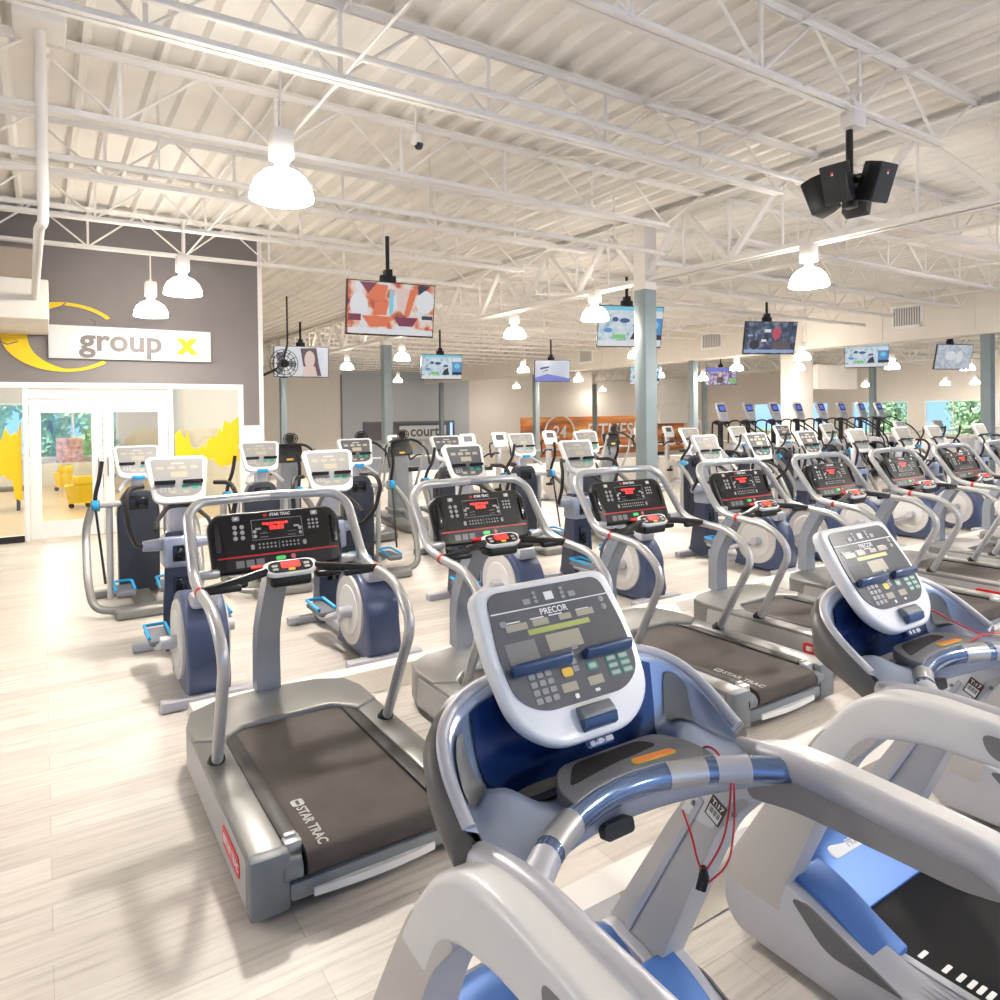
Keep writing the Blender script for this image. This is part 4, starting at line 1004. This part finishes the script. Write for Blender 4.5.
# ------------------------------------------------------------------ striding trainers with navy slab columns (local y = world y - 8.0)
def make_amt(face):
    r = thing('motion_trainer', '', 'elliptical', (0, 0, 0), 0, 'striding trainers with navy slab columns')
    b = B(); box(b, -.30, .30, -.62, -.40, .0, .10, .03, 3); box(b, -.09, .09, -.5, .5, .02, .09, .02); box(b, -.42, .42, .42, .55, 0, .08, .02); obj('base', b, 'silver_paint', r)
    b = B(); prism(b, rpoly([(-.19, .06), (.19, .06), (.20, .95), (.13, 1.13), (-.13, 1.13), (-.20, .95)], [.02, .02, .1, .08, .08, .1], 5), 'y', .24, .40, .03, 3); t = obj('tower', b, 'navy_dark', r, sharp=40)
    b = B(); box(b, -.09, .09, .225, .25, .93, 1.07, .02); obj('bottle_holder', b, 'black_gloss', t)
    for s in (-1, 1):
        b = B(); cyl(b, (s * .27, .30, .02), (s * .27, .30, 1.0), .032, n=10); tube(b, [(0, .30, 1.0), (s * .42, .22, 1.0)], .03, 10); obj('post', b, 'tube_silver', r)
        b = B(); cyl(b, (s * .36, .20, 1.0), (s * .44, .20, 1.0), .058, n=14); obj('pivot', b, 'cap_grey', r)
        b = B(); cyl(b, (s * .375, .155, 1.01), (s * .425, .155, 1.01), .052, n=12); obj('pivot_cap', b, 'pedal_blue', r)
        b = B(); tube(b, fillet([(s * .40, .20, 1.0), (s * .40, .16, 1.12), (s * .37, .03, 1.28), (s * .345, .02, 1.46)], .08), [.022] * 9 + [.018] * 7 if False else .02, 10); obj('arm_handle', b, 'strip_black', r)
        b = B(); tube(b, fillet([(s * .44, .16, .97), (s * .50, -.08, .80), (s * .50, -.34, .34), (s * .46, -.44, .10), (s * .25, -.50, .07)], .16, 7), .036, 10); obj('link_arm', b, 'silver_paint', r)
        b = B(); cyl(b, (s * .40, .14, .97), (s * .34, -.10, .26), .012, n=8); obj('pedal_rod', b, 'black_plastic', r)
        b = B(); box(b, s * .19 - .085, s * .19 + .085, -.42, -.06, .17, .23, .025); pd = obj('pedal', b, 'pedal_grey', r)
        b = B(); tube(b, fillet([(s * .19 - .08, -.38, .235), (s * .19 - .08, -.07, .265), (s * .19 + .08, -.07, .265), (s * .19 + .08, -.38, .235)], .05), .013, 8); obj('pedal_rim', b, 'pedal_blue', pd)
    con = console_head(r, (0, .30, 1.43), (0, .42, .907), .46, .37, 'shell_white', face, 'black_gloss')
    b = B(); tube(b, fillet([(-.20, .12, 1.14), (-.16, .22, 1.20), (-.08, .25, 1.26), (.08, .25, 1.26), (.16, .22, 1.20), (.20, .12, 1.14)], .05), .02, 8); box(b, -.06, .06, .30, .40, 1.08, 1.30, .02); obj('fixed_handle', b, 'shell_silver', r)
    b = B(); box(b, -.06, .06, .20, .27, 1.245, 1.285, .012); obj('handle_cap', b, 'pedal_blue', r)
    return r
AX = [(.83, 'pale', 'navy striding trainer farthest left, its handle in front of the studio doors'),
      (2.10, 'pale', 'striding trainer with white console and blue handle cap below the studio wall corner'),
      (3.27, 'dark', 'striding trainer with dark console and broad navy slab, in front of the court sign'),
      (4.56, 'dark', 'striding trainer with dark console right of the court sign'),
      (5.80, 'pale', 'striding trainer with white console in front of the left end of the orange mural'),
      (7.01, 'pale', 'striding trainer with white console in front of the mural, left of the thick column'),
      (9.33, 'pale', 'striding trainer with pale console right of the thick grey column'),
      (10.6, 'pale', 'striding trainer with pale console left of the stair climbers, beyond the ellipticals'),
      (11.9, 'dark', 'striding trainer with console in front of the leftmost stair climbers'),
      (13.4, 'pale', 'striding trainer in front of the middle stair climbers'),
      (16.2, 'pale', 'striding trainer with white console below the left bright window'),
      (17.9, 'pale', 'striding trainer with white console below the right bright window')]
ap = make_amt('face_pale'); ad = make_amt('face_grey'); used = set()
for x, f, l in AX:
    src = ap if f == 'pale' else ad
    o = src if f not in used else dup(src, (0, 0, 0)); used.add(f); o.location = (x, 8.0, 0); o['label'] = l

# ------------------------------------------------------------------ arc trainers with fans, upright bikes (third row)
def make_arc():
    r = thing('arc_trainer', '', 'elliptical', (0, 0, 0), 0, 'dark trainers with a console fan')
    b = B(); box(b, -.28, .28, -.6, .5, .02, .16, .04, 3); obj('base', b, 'silver_paint', r)
    b = B(); prism(b, rpoly([(.15, .1), (.55, .1), (.50, .8), (.34, 1.25), (.22, 1.25), (.2, .7)], .06, 4), 'x', -.13, .13, .03, 3); obj('column', b, 'cap_grey', r)
    M = plane((0, .22, 1.33), (1, 0, 0), (0, .35, .94))
    b = B(); rrect(b, M, -.20, .20, -.13, .13, -.05, 0, .04, .01); con = obj('console', b, 'black_plastic', r)
    b = B(); rrect(b, M, -.12, .12, -.05, .09, 0, .005, .01); obj('display', b, 'instr_brown' if 'instr_brown' in MATS else 'led_off', con)
    b = B(); rrect(b, M, -.05, .05, -.11, -.08, 0, .006, .01); obj('button', b, 'yellow_button', con)
    b = B(); tube(b, fillet([(-.36, -.12, 1.05), (-.35, -.05, 1.30), (-.22, .15, 1.46), (.22, .15, 1.46), (.35, -.05, 1.30), (.36, -.12, 1.05)], .1), .02, 8); obj('handle', b, 'black_plastic', r)
    b = B()
    for rr in (.04, .075, .105): tube(b, [(rr * math.cos(a * PI / 10), .14, 1.55 + rr * .75 * math.sin(a * PI / 10)) for a in range(20)], .008, 6, closed=True)
    for a in range(6): cyl(b, (0, .14, 1.55), (.105 * math.cos(a * PI / 3), .14, 1.55 + .08 * math.sin(a * PI / 3)), .006, n=6)
    cyl(b, (0, .16, 1.55), (0, .2, 1.55), .06, n=12); box(b, -.02, .02, .14, .2, 1.43, 1.5); obj('fan', b, 'strip_black', r)
    for s in (-1, 1):
        b = B(); tube(b, fillet([(s * .2, .4, .3), (s * .24, -.1, .30), (s * .24, -.5, .25)], .1), .03, 8); box(b, s * .22 - .08, s * .22 + .08, -.45, -.1, .31, .36, .02); obj('pedal', b, 'pedal_grey', r)
        b = B(); tube(b, fillet([(s * .30, .35, .6), (s * .33, .1, 1.1), (s * .31, .0, 1.42)], .1), .022, 8); obj('arm', b, 'tube_silver', r)
    return r
a0 = make_arc()
for i, (x, y, l) in enumerate([(3.05, 10.2, 'dark trainer with console fan, in front of the cream wall beside the studio'),
                               (4.15, 10.2, 'dark trainer with console fan, left of the court lettering'),
                               (5.05, 10.6, 'dark trainer with brown console directly below the court lettering'),
                               (9.6, 10.4, 'dark trainer close behind the thick grey column')]):
    o = a0 if i == 0 else dup(a0, (0, 0, 0)); o.location = (x, y, 0); o['label'] = l
def make_bike():
    r = thing('exercise_bike', '', 'exercise bike', (0, 0, 0), 0, 'pale exercise bikes in the far row')
    b = B(); box(b, -.25, .25, -.55, -.45, 0, .07, .02); box(b, -.25, .25, .45, .55, 0, .07, .02); box(b, -.06, .06, -.5, .5, .06, .16, .03); obj('base', b, 'shell_silver', r)
    b = B(); cyl(b, (-.08, .2, .38), (.08, .2, .38), .26, n=24); box(b, -.07, .07, -.2, .2, .16, .48, .04); obj('housing', b, 'shell_beige', r)
    b = B(); box(b, -.04, .04, -.30, -.20, .3, .85, .015); sp = obj('seat_post', b, 'tube_silver', r)
    b = B(); prism(b, rpoly([(-.12, -.42), (.12, -.42), (.05, -.08), (-.05, -.08)], .04), 'z', .85, .93, .02, 2); obj('saddle', b, 'black_plastic', sp)
    b = B(); box(b, -.045, .045, .30, .40, .4, 1.25, .015); obj('console_post', b, 'tube_silver', r)
    M = plane((0, .28, 1.36), (1, 0, 0), (0, .35, .94))
    b = B(); rrect(b, M, -.17, .17, -.15, .15, -.05, 0, .05, .01); c = obj('console', b, 'shell_white', r)
    b = B(); rrect(b, M, -.09, .09, -.01, .10, 0, .005, .01); obj('display', b, 'face_grey', c)
    b = B(); tube(b, fillet([(-.30, -.15, 1.12), (-.30, .05, 1.12), (-.24, .25, 1.0), (-.24, .3, 1.3), (.24, .3, 1.3), (.24, .25, 1.0), (.30, .05, 1.12), (.30, -.15, 1.12)], .08), .018, 8); obj('handlebar', b, 'strip_black', r)
    for s in (-1, 1):
        b = B(); cyl(b, (s * .08, .2, .38), (s * .13, .2 + s * .1, .38 - s * .12), .018, n=8); box(b, min(s * .12, s * .24), max(s * .12, s * .24), .15 + s * .1, .25 + s * .1, .25 - s * .12, .28 - s * .12 + .02, .008); obj('pedal', b, 'black_plastic', r)
    return r
b0 = make_bike()
for i, (x, y, l) in enumerate([(5.6, 11.9, 'pale exercise bike with white console right below the court sign lettering'),
                               (6.75, 11.2, 'pale exercise bike with white console left of the orange mural'),
                               (7.6, 11.4, 'pale exercise bike at the left end of the orange mural'),
                               (9.0, 11.6, 'pale exercise bike before the mural, left of the circled lettering'),
                               (10.0, 11.6, 'pale exercise bike below the circled mural lettering'),
                               (12.2, 12.2, 'pale exercise bike in front of the mural, right of the thick column'),
                               (13.4, 12.4, 'pale exercise bike left of the stair climbers, near the right mural end')]):
    o = b0 if i == 0 else dup(b0, (0, 0, 0)); o.location = (x, y, 0); o['label'] = l

# ------------------------------------------------------------------ stair climbers (local y = world y - 11.2)
def make_stair():
    r = thing('stair_climber', '', 'stair climber', (0, 0, 0), 0, 'stair climbers in a row under the soffit')
    for s in (-1, 1):
        b = B(); xa, xb = sorted((s * .33, s * .40)); prism(b, rpoly([(-.70, .0), (-.72, .30), (.10, 1.02), (.38, 1.05), (.45, .9), (.45, 0)], .05, 3), 'x', xa, xb, .02, 2); obj('side_panel', b, 'shell_silver', r)
        b = B(); tube(b, fillet([(s * .30, .36, 1.05), (s * .30, .34, 1.60), (s * .33, .12, 1.64), (s * .40, -.45, 1.32), (s * .41, -.68, 1.0), (s * .39, -.66, .35)], .14, 6), .02, 8); obj('handrail', b, 'strip_black', r)
    b = B(); prism(b, [(-.66, .10), (-.66, .22), (-.42, .22), (-.42, .44), (-.18, .44), (-.18, .66), (.06, .66), (.06, .88), (.35, .90), (.35, .1)], 'x', -.33, .33, .006, 1); obj('steps', b, 'belt_black', r)
    b = B()
    for (y, z) in ((-.66, .22), (-.42, .44), (-.18, .66), (.06, .88)): box(b, -.32, .32, y - .005, y + .03, z - .004, z + .006)
    obj('step_nosing', b, 'print_grey', r)
    b = B(); box(b, -.05, .05, .30, .40, .9, 1.62, .02); cyl(b, (-.3, .34, 1.58), (.3, .34, 1.58), .022, n=8); obj('mast', b, 'black_plastic', r)
    for s in (-1, 1): b = B(); cyl(b, (s * .16, .28, 1.58), (s * .16, .34, 1.58), .055, n=12); obj('cup_holder', b, 'black_plastic', r)
    M = plane((0, .28, 1.86), (1, 0, 0), (0, .35, .94))
    b = B(); prism(b, rpoly([(-.15, -.25), (.15, -.25), (.19, .16), (.14, .24), (-.14, .24), (-.19, .16)], .04, 3), 'z', -.07, 0, .015, 2, M, .6); c = obj('console', b, 'shell_silver', r)
    b = B(); rrect(b, M, -.125, .125, -.02, .17, 0, .006, .015); s_ = obj('screen', b, 'black_gloss', c)
    b = B(); rrect(b, M, -.09, .09, .015, .14, .006, .008); obj('screen_glow', b, 'screen_blue', s_)
    b = B(); rrect(b, M, -.09, .09, -.16, -.06, 0, .005, .01); obj('keypad', b, 'print_grey', c)
    return r
s0 = make_stair()
SX = [14.0, 15.05, 16.09, 17.13, 18.17, 19.18, 20.19, 21.15]
for i, x in enumerate(SX):
    o = s0 if i == 0 else dup(s0, (0, 0, 0)); o.location = (x, 11.2, 0)
    o['label'] = 'stair climber with tall blue-screen console, ' + ['leftmost of the row', 'second from the left of the row', 'third from the left, left of the flared duct', 'fourth from the left, in front of the flared duct', 'fifth from the left of the row', 'fourth from the right end of the row' if False else 'third from the right end of the row', 'second from the right end, before the left window', 'rightmost, in front of the thin grey column'][i]

# ------------------------------------------------------------------ hanging televisions
def tv(loc, w, yaw, tilt, scr, label, poly, ztop, drop=True):
    r = thing('television', label, 'television', loc, math.radians(-yaw), 'televisions hung from the roof joists')
    h = w * .5625; M = Matrix.Rotation(math.radians(-tilt), 4, 'X') @ plane((0, 0, 0), (1, 0, 0), (0, 0, 1))
    M = plane((0, 0, 0), (1, 0, 0), (0, math.sin(math.radians(-tilt)), math.cos(math.radians(tilt))))
    b = B(); rrect(b, M, -w / 2 - .014, w / 2 + .014, -h / 2 - .022, h / 2 + .014, -.05, .004, .008, .003); fr = obj('frame', b, 'black_plastic', r)
    b = B(); rrect(b, M, -w / 2, w / 2, -h / 2, h / 2, .003, .006); sc = obj('screen', b, scr, r)
    by = {}
    for m, pts in poly: by.setdefault(m, []).append(pts)
    zz = .006
    for m, pts in poly:
        zz += .0006
        b = by.setdefault(('bm', m), B()); prism(b, [(p[0] * w / 2, p[1] * h / 2) for p in pts], 'z', .0055, zz, 0, 1, M)
    for k, b in by.items():
        if isinstance(k, tuple): obj('picture_patch', b, k[1], sc)
    b = B(); box(b, -.10, .10, .05, .10, -.12, .12, .01); box(b, -.05, .05, .06, .22, h * .2, h * .5 + .22, .012); box(b, -.12, .12, .10, .18, h * .5 + .02, h * .5 + .14, .02); cyl(b, (0, .14, h * .5 + .1), (0, .14, ztop - loc[2]), .03, n=10)
    obj('ceiling_mount', b, 'black_plastic', r)
def ell(cx, cy, rx, ry, n=14): return [(cx + rx * math.cos(2 * PI * i / n), cy + ry * math.sin(2 * PI * i / n)) for i in range(n)]
def R4(x0, y0, x1, y1): return [(x0, y0), (x1, y0), (x1, y1), (x0, y1)]
food = [('e_orange', [(-.62, .95), (-.1, .9), (-.2, .2), (-.5, .35)]), ('e_dkred', [(-.75, .98), (-.35, .98), (-.55, .55)]), ('e_white', ell(-.75, .1, .2, .45)), ('e_cyan', R4(-.06, -.2, .03, .7)),
        ('e_orange', [(-.42, .25), (-.08, .25), (-.12, -.25), (-.38, -.25)]), ('e_skin', [(.1, .8), (.45, .85), (.5, .1), (.3, -.25), (.12, .1)]), ('e_orange', [(.42, .8), (.6, .85), (.42, -.2), (.28, -.25)]),
        ('e_white', ell(.78, .35, .22, .45)), ('e_black', [(.6, .98), (.9, .98), (.62, .6)]), ('e_dkred', R4(-.98, -.5, -.7, -.25)), ('e_black', R4(.72, -.35, .98, -.2)),
        ('e_orange', [(-.68, -.3), (0, -.3), (-.12, -.7), (-.5, -.72)]), ('e_dkred', [(.05, -.3), (.62, -.3), (.5, -.65), (.18, -.65)]), ('e_white', R4(-.98, -.98, .98, -.78))]
gym = [('e_cyan', R4(-1, .8, 1, 1)), ('e_white', R4(-1, -.98, 1, -.72)), ('e_green', R4(-.55, -.62, -.15, -.4)), ('e_black', [(.0, -.65), (.38, -.65), (.3, -.05), (.12, -.25)]), ('e_blue', R4(.52, -.62, 1, .45)), ('e_cyan', ell(.76, .1, .14, .22)), ('e_black', R4(.52, -.65, 1, -.4)),
       ('e_navy', ell(-.5, .35, .1, .12)), ('e_navy', ell(-.2, .3, .16, .12)), ('e_blue', ell(-.7, -.2, .14, .12)), ('e_white', R4(.52, .45, 1, .78)), ('e_navy', ell(.2, .1, .12, .1))]
wave = [('e_violet', [(-1, -1), (1, -1), (1, -.75), (.2, -.45), (-.3, -.3), (-1, -.65)]), ('e_navy', [(-.7, .1), (-.2, .3), (-.2, .45), (-.7, .3)]), ('e_navy', [(-.65, -.1), (-.25, .05), (-.3, .15)])]
face = [('e_hair', [(-.05, .9), (.55, .95), (.65, -.2), (.75, -.95), (.2, -.95), (.05, -.2)]), ('e_skin', ell(.3, .15, .2, .6)), ('e_skin', [(.1, -.3), (.5, -.3), (.6, -.98), (.0, -.98)]), ('e_white', R4(-1, -.95, -.1, .95)), ('e_hair', ell(-.75, .2, .12, .4))]
dark = [('e_bar', R4(-.98, -.95, .98, -.75)), ('e_white', R4(-.25, .35, .0, .55)), ('e_white', R4(-.35, -.25, -.15, -.1)), ('e_red', [(.1, .6), (.35, .7), (.4, .1), (.2, -.2), (.05, .2)]), ('e_black', ell(-.6, -.45, .2, .3)), ('e_dark', [(.1, -.3), (.6, -.2), (.9, -.7), (.1, -.7)]), ('e_bar', R4(-.9, .1, -.7, .2))]
tv((4.22, 9.30, 3.40), 1.30, 4, 9, 'tv_food', 'large television showing orange food bowls, upper centre left', food, 4.47)
tv((6.0, 19.2, 3.36), 1.45, 6, 5, 'tv_white', 'television showing a long-haired face, behind the black wall fan', face, 4.47)
tv((10.13, 18.75, 3.29), 1.28, 8, 6, 'tv_light', 'television with pale blue gym picture, hung left of the purple-white one', gym, 4.47)
tv((15.2, 19.9, 3.35), 1.30, 18, 6, 'tv_white', 'television showing a white screen with violet wave at the bottom', wave, 4.47)
tv((9.40, 9.85, 3.50), 1.33, 16, 12, 'tv_light', 'television half hidden behind the thick grey column', gym, 4.47)
tv((14.6, 10.55, 3.60), 1.33, 22, 12, 'tv_dark', 'television with dark picture and red figure, right of the thick column', dark, 4.47)
tv((23.65, 13.3, 3.68), 1.34, 50, 5, 'tv_light', 'television with pale gym picture under the soffit, above the stair climbers', gym, 4.47)
tv((23.3, 10.4, 3.42), 1.30, 20, 12, 'tv_grey', 'television with washed-out grey picture, far right under the soffit', [('e_white', ell(-.2, .1, .3, .4)), ('e_white', ell(.3, .0, .2, .5))], 4.47)
tv((28.0, 23.0, 3.55), 1.5, 32, 5, 'tv_mix', 'small far television with purple picture and two people, right of the column', [('e_skin', ell(-.1, .2, .12, .3)), ('e_dark', R4(-.3, -.8, .1, -.1)), ('e_green', R4(.5, -.8, .95, -.3)), ('e_violet', R4(-1, .5, 1, .95))], 4.47)
tv((21.9, 22.1, 3.42), 1.33, 22, 5, 'tv_light', 'far television almost hidden behind the thick grey column, below another television', gym, 4.47)

# ------------------------------------------------------------------ dome lamps
LAMPS = [((1.57, 5.45, 3.56), 'largest glowing dome lamp, hanging at upper left'), ((1.60, 10.2, 3.53), 'glowing dome lamp above the studio sign, right of the smaller one'),
         ((1.40, 11.8, 3.42), 'glowing dome lamp hanging right in front of the studio sign'), ((8.52, 12.47, 3.50), 'glowing dome lamp right of the orange food television'),
         ((8.15, 5.32, 3.45), 'glowing dome lamp below the black speaker cluster'), ((8.0, 9.25, 3.47), 'glowing dome lamp just left of the half-hidden television'),
         ((9.4, 24.7, 3.56), 'small glowing dome lamp right of the wall fan'), ((9.2, 19.56, 3.53), 'glowing dome lamp right of the slim column below the food television'),
         ((15.64, 33.8, 3.55), 'tiny dome lamp in front of the grey court wall'), ((15.9, 22.7, 3.48), 'dome lamp left of the violet-wave television'),
         ((22.8, 27.7, 3.44), 'small dome lamp right of the violet-wave television'), ((25.9, 37.8, 3.47), 'tiny dome lamp against the cream far wall, below left of the violet-wave television'),
         ((34.9, 39.6, 3.39), 'tiny dome lamp above the mural left of the thick column'), ((23.3, 22.6, 3.40), 'dome lamp just right of the thick grey column'),
         ((40.0, 37.0, 3.35), 'tiny dome lamp low and right of the thick grey column'), ((27.0, 23.3, 3.35), 'dome lamp just left of the purple-picture television'),
         ((21.92, 17.3, 3.38), 'dome lamp just right of the purple-picture television'), ((24.1, 16.2, 3.38), 'dome lamp left of the vertical cream duct'),
         ((25.3, 13.3, 3.28), 'dome lamp half hidden above the right pale gym television'), ((19.4, 12.9, 3.40), 'dome lamp under the soffit beside the dark-picture television'),
         ((29.2, 12.55, 3.28), 'dome lamp right of the washed-out grey television'), ((41.5, 23.4, 3.19), 'tiny dome lamp above the left bright window'),
         ((42.0, 19.2, 3.13), 'tiny dome lamp above the right bright window'), ((42.5, 17.9, 3.12), 'tiny dome lamp next to the far right column')]
EXTRA = [(5.7, -.5, 3.5), (-3.6, 5.4, 3.5), (14.5, 5.3, 3.5), (14.5, .5, 3.5), (4.8, -4.5, 3.5), (15.0, 15.5, 3.5)]  # first one added unseen to brighten the foreground; the rest continue the lamp rows
def make_lamp():
    r = thing('dome_lamp', '', 'lamp', (0, 0, 0), 0, 'glowing dome lamps hung from the roof')
    b = B(); prof = [(.24, 0), (.237, .03), (.222, .09), (.19, .15), (.14, .198), (.08, .225), (.05, .24)]; lathe(b, prof + [(.045, .235)] + [(q[0] - .006, q[1] - .004) for q in prof[::-1]], 24); obj('lamp_shade', b, 'dome', r)
    b = B(); cyl(b, (0, 0, .235), (0, 0, .30), .055, n=14); box(b, -.08, .08, -.09, .09, .30, .52, .02); obj('ballast_box', b, 'white_paint', r)
    b = B(); cyl(b, (0, 0, .5), (0, 0, .98), .01, n=8); tube(b, [(.02 * math.cos(a), 0, .54 + .02 * math.sin(a)) for a in [i * .5 for i in range(13)]], .005, 6); obj('hanging_rod', b, 'white_paint', r)
    return r
l0 = make_lamp()
def power(loc): return 150
for i, (loc, l) in enumerate(LAMPS):
    o = l0 if i == 0 else dup(l0, (0, 0, 0)); o.location = loc; o['label'] = l
for loc in EXTRA:
    o = dup(l0, loc, 'glowing dome lamp outside the frame'); 
LD = bpy.data.lights.new('lamp_light', 'POINT'); LD.energy = 380; LD.color = (1., .935, .86); LD.shadow_soft_size = .10
for loc in [p for p, _ in LAMPS] + EXTRA:
    ld = LD
    if 9 < loc[1] < 12.5 and loc[0] < 3: ld = LD.copy(); ld.energy = 35 if loc[1] > 11 else 140
    if loc[1] > 33 or loc[0] > 40 or 23.5 < loc[0] < 26: ld = LD.copy(); ld.energy = 110
    o = bpy.data.objects.new('lamp_light', ld); COL.objects.link(o); o.location = (loc[0], loc[1], loc[2] + .02)
LS = bpy.data.lights.new('studio_light', 'POINT'); LS.energy = 170; LS.color = (1, .92, .8); LS.shadow_soft_size = .3
for p in ((0, 15.5, 2.9), (0, 20, 2.9), (-3.5, 17, 2.9)):
    o = bpy.data.objects.new('studio_light', LS); COL.objects.link(o); o.location = p
# far hall lamps that hang over the lower level
# ------------------------------------------------------------------ wall fan, speakers, camera dome
r = thing('wall_fan', 'black caged fan on the slim column in front of the face television', 'fan', (4.35, 15.2, 3.0))
b = B()
for rr in (.08, .16, .24, .30): tube(b, [(rr * math.cos(a * PI / 16), -.14 + .25 * rr, rr * math.sin(a * PI / 16)) for a in range(32)], .008, 5, closed=True)
for k in range(12): a = k * PI / 6; tube(b, [(0, -.14, 0), (.16 * math.cos(a), -.10, .16 * math.sin(a)), (.30 * math.cos(a), -.05, .30 * math.sin(a)), (.2 * math.cos(a), .06, .2 * math.sin(a))], .006, 5)
obj('cage', b, 'black_plastic', r)
for k in range(3):
    a = k * 2.094; b = B(); M = Matrix.Rotation(a, 4, 'Y'); prism(b, rpoly([(.03, -.03), (.25, -.09), (.27, .02), (.2, .08), (.03, .03)], .03), 'y', -.06, -.05, 0, 1, M); obj('blade', b, 'cap_grey', r)
b = B(); cyl(b, (0, -.09, 0), (0, .14, 0), .085, n=14); tube(b, fillet([(0, .1, 0), (-.12, .16, -.12), (-.5, .16, -.30), (-.62, .16, -.36)], .08), .028, 8); cyl(b, (0, .08, 0), (.12, .08, .42), .025, n=8); obj('motor', b, 'black_plastic', r)
b = B(); cyl(b, (.12, .08, .42), (.12, .08, 1.47), .02, n=8); obj('drop_rod', b, 'black_plastic', r)
def spk(loc, rz, tilt, lab):
    r = thing('loudspeaker', lab, 'speaker', loc, rz, 'black loudspeakers of the ceiling cluster')
    M = Matrix.Rotation(tilt, 4, 'X') @ Matrix.Scale(.70, 4)
    b = B(); prism(b, rpoly([(-.15, -.14), (.15, -.14), (.15, .02), (.09, .15), (-.09, .15), (-.15, .02)], .015, 2), 'z', -.23, .23, .01, 2, M); cab = obj('cabinet', b, 'black_plastic', r)
    b = B(); rrect(b, M @ plane((0, -.142, 0), (1, 0, 0), (0, 0, 1)), -.14, .14, -.22, .22, -.004, .006, .012); g = obj('grille', b, 'speaker', r)
    b = B(); rrect(b, M @ plane((0, -.149, 0), (1, 0, 0), (0, 0, 1)), -.018, .018, .12, .145, 0, .002, .004); obj('badge', b, 'red_plastic', g)
    b = B(); rrect(b, M @ plane((0, -.149, 0), (1, 0, 0), (0, 0, 1)), -.012, .012, .10, .118, 0, .002, .004); obj('badge_mark', b, 'print_white', g)
    b = B(); cyl(b, (0, .1, .05), (0, .26, .10), .03, n=8); obj('bracket', b, 'black_plastic', r)
spk((5.71, 3.44, 3.82), math.radians(-84), math.radians(20), 'black loudspeaker left of the hanging pole, badge facing the treadmills')
spk((5.99, 3.29, 3.83), math.radians(-8), math.radians(20), 'black loudspeaker right of the hanging pole, its grille catching bluish light')
spk((5.90, 3.72, 3.81), math.radians(-172), math.radians(20), 'black loudspeaker facing away behind the left one of the hanging cluster')
spk((6.18, 3.56, 3.81), math.radians(98), math.radians(20), 'black loudspeaker facing away behind the right one of the hanging cluster')
r = thing('speaker_mount', 'black pole with white clamp carrying the loudspeaker cluster', 'mount', (5.955, 3.49, 3.75))
b = B(); cyl(b, (0, 0, -.03), (0, 0, .62), .03, n=12); box(b, -.05, .05, -.05, .05, -.1, .0, .01); obj('pole', b, 'black_plastic', r)
b = B(); box(b, -.09, .09, -.10, .03, .58, .79, .008); obj('clamp', b, 'white_paint', r)
r = thing('security_camera', 'small dark camera under the roof deck, right of the largest lamp', 'camera', (3.17, 6.35, 4.62))
b = B(); lathe(b, [(.001, -.06), (.05, -.05), (.06, 0), (.06, .06), (.001, .06)], 14); obj('housing', b, 'white_paint', r)
b = B(); lathe(b, [(.001, -.075), (.03, -.07), (.045, -.04), (.048, -.02)], 14, Matrix.Translation((.02, -.02, -.01))); obj('lens', b, 'black_gloss', r)
b = B(); cyl(b, (0, 0, .05), (0, 0, .5), .012, n=8); obj('stem', b, 'white_paint', r)

# ------------------------------------------------------------------ daylight, camera, view
sd = bpy.data.lights.new('sun', 'SUN'); sd.energy = 11; sd.angle = .01; sd.color = (1, .96, .88); so = bpy.data.objects.new('sun', sd); COL.objects.link(so)
so.rotation_euler = V(math.cos(1.0), .12, -math.sin(1.0)).to_track_quat('-Z', 'Y').to_euler()
w = bpy.data.worlds.new('World'); S.world = w; w.use_nodes = True
bg = w.node_tree.nodes['Background']; bg.inputs[0].default_value = (.34, .57, 1., 1); bg.inputs[1].default_value = 1.75

cd = bpy.data.cameras.new('Camera'); cam = bpy.data.objects.new('Camera', cd); COL.objects.link(cam)
yaw, pit, rol = math.radians(33.057), math.radians(-.6686), math.radians(-.6984)
f = V(math.sin(yaw) * math.cos(pit), math.cos(yaw) * math.cos(pit), math.sin(pit)); r0 = V(math.cos(yaw), -math.sin(yaw), 0); u0 = r0.cross(f)
c, s = math.cos(rol), math.sin(rol); rr = r0 * c + u0 * s; uu = -r0 * s + u0 * c
Mx = Matrix.Identity(4)
for i in range(3): Mx[i][0], Mx[i][1], Mx[i][2] = rr[i], uu[i], -f[i]
Mx.translation = V(0, 0, 1.9); cam.matrix_world = Mx
cd.sensor_width = 36; cd.lens = 36 * .70226; cd.shift_y = -(500 - 420.5) / 1000; cd.clip_start = .05; cd.clip_end = 300
S.camera = cam
S.view_settings.view_transform = 'Standard'; S.view_settings.look = 'None'; S.view_settings.gamma = 1; S.view_settings.exposure = .06
S.view_settings.use_curve_mapping = False
S.cycles.max_bounces = 8; S.cycles.diffuse_bounces = 4; S.cycles.glossy_bounces = 4; S.cycles.transparent_max_bounces = 12; S.cycles.caustics_reflective = False; S.cycles.caustics_refractive = False
S.cycles.sample_clamp_indirect = 8
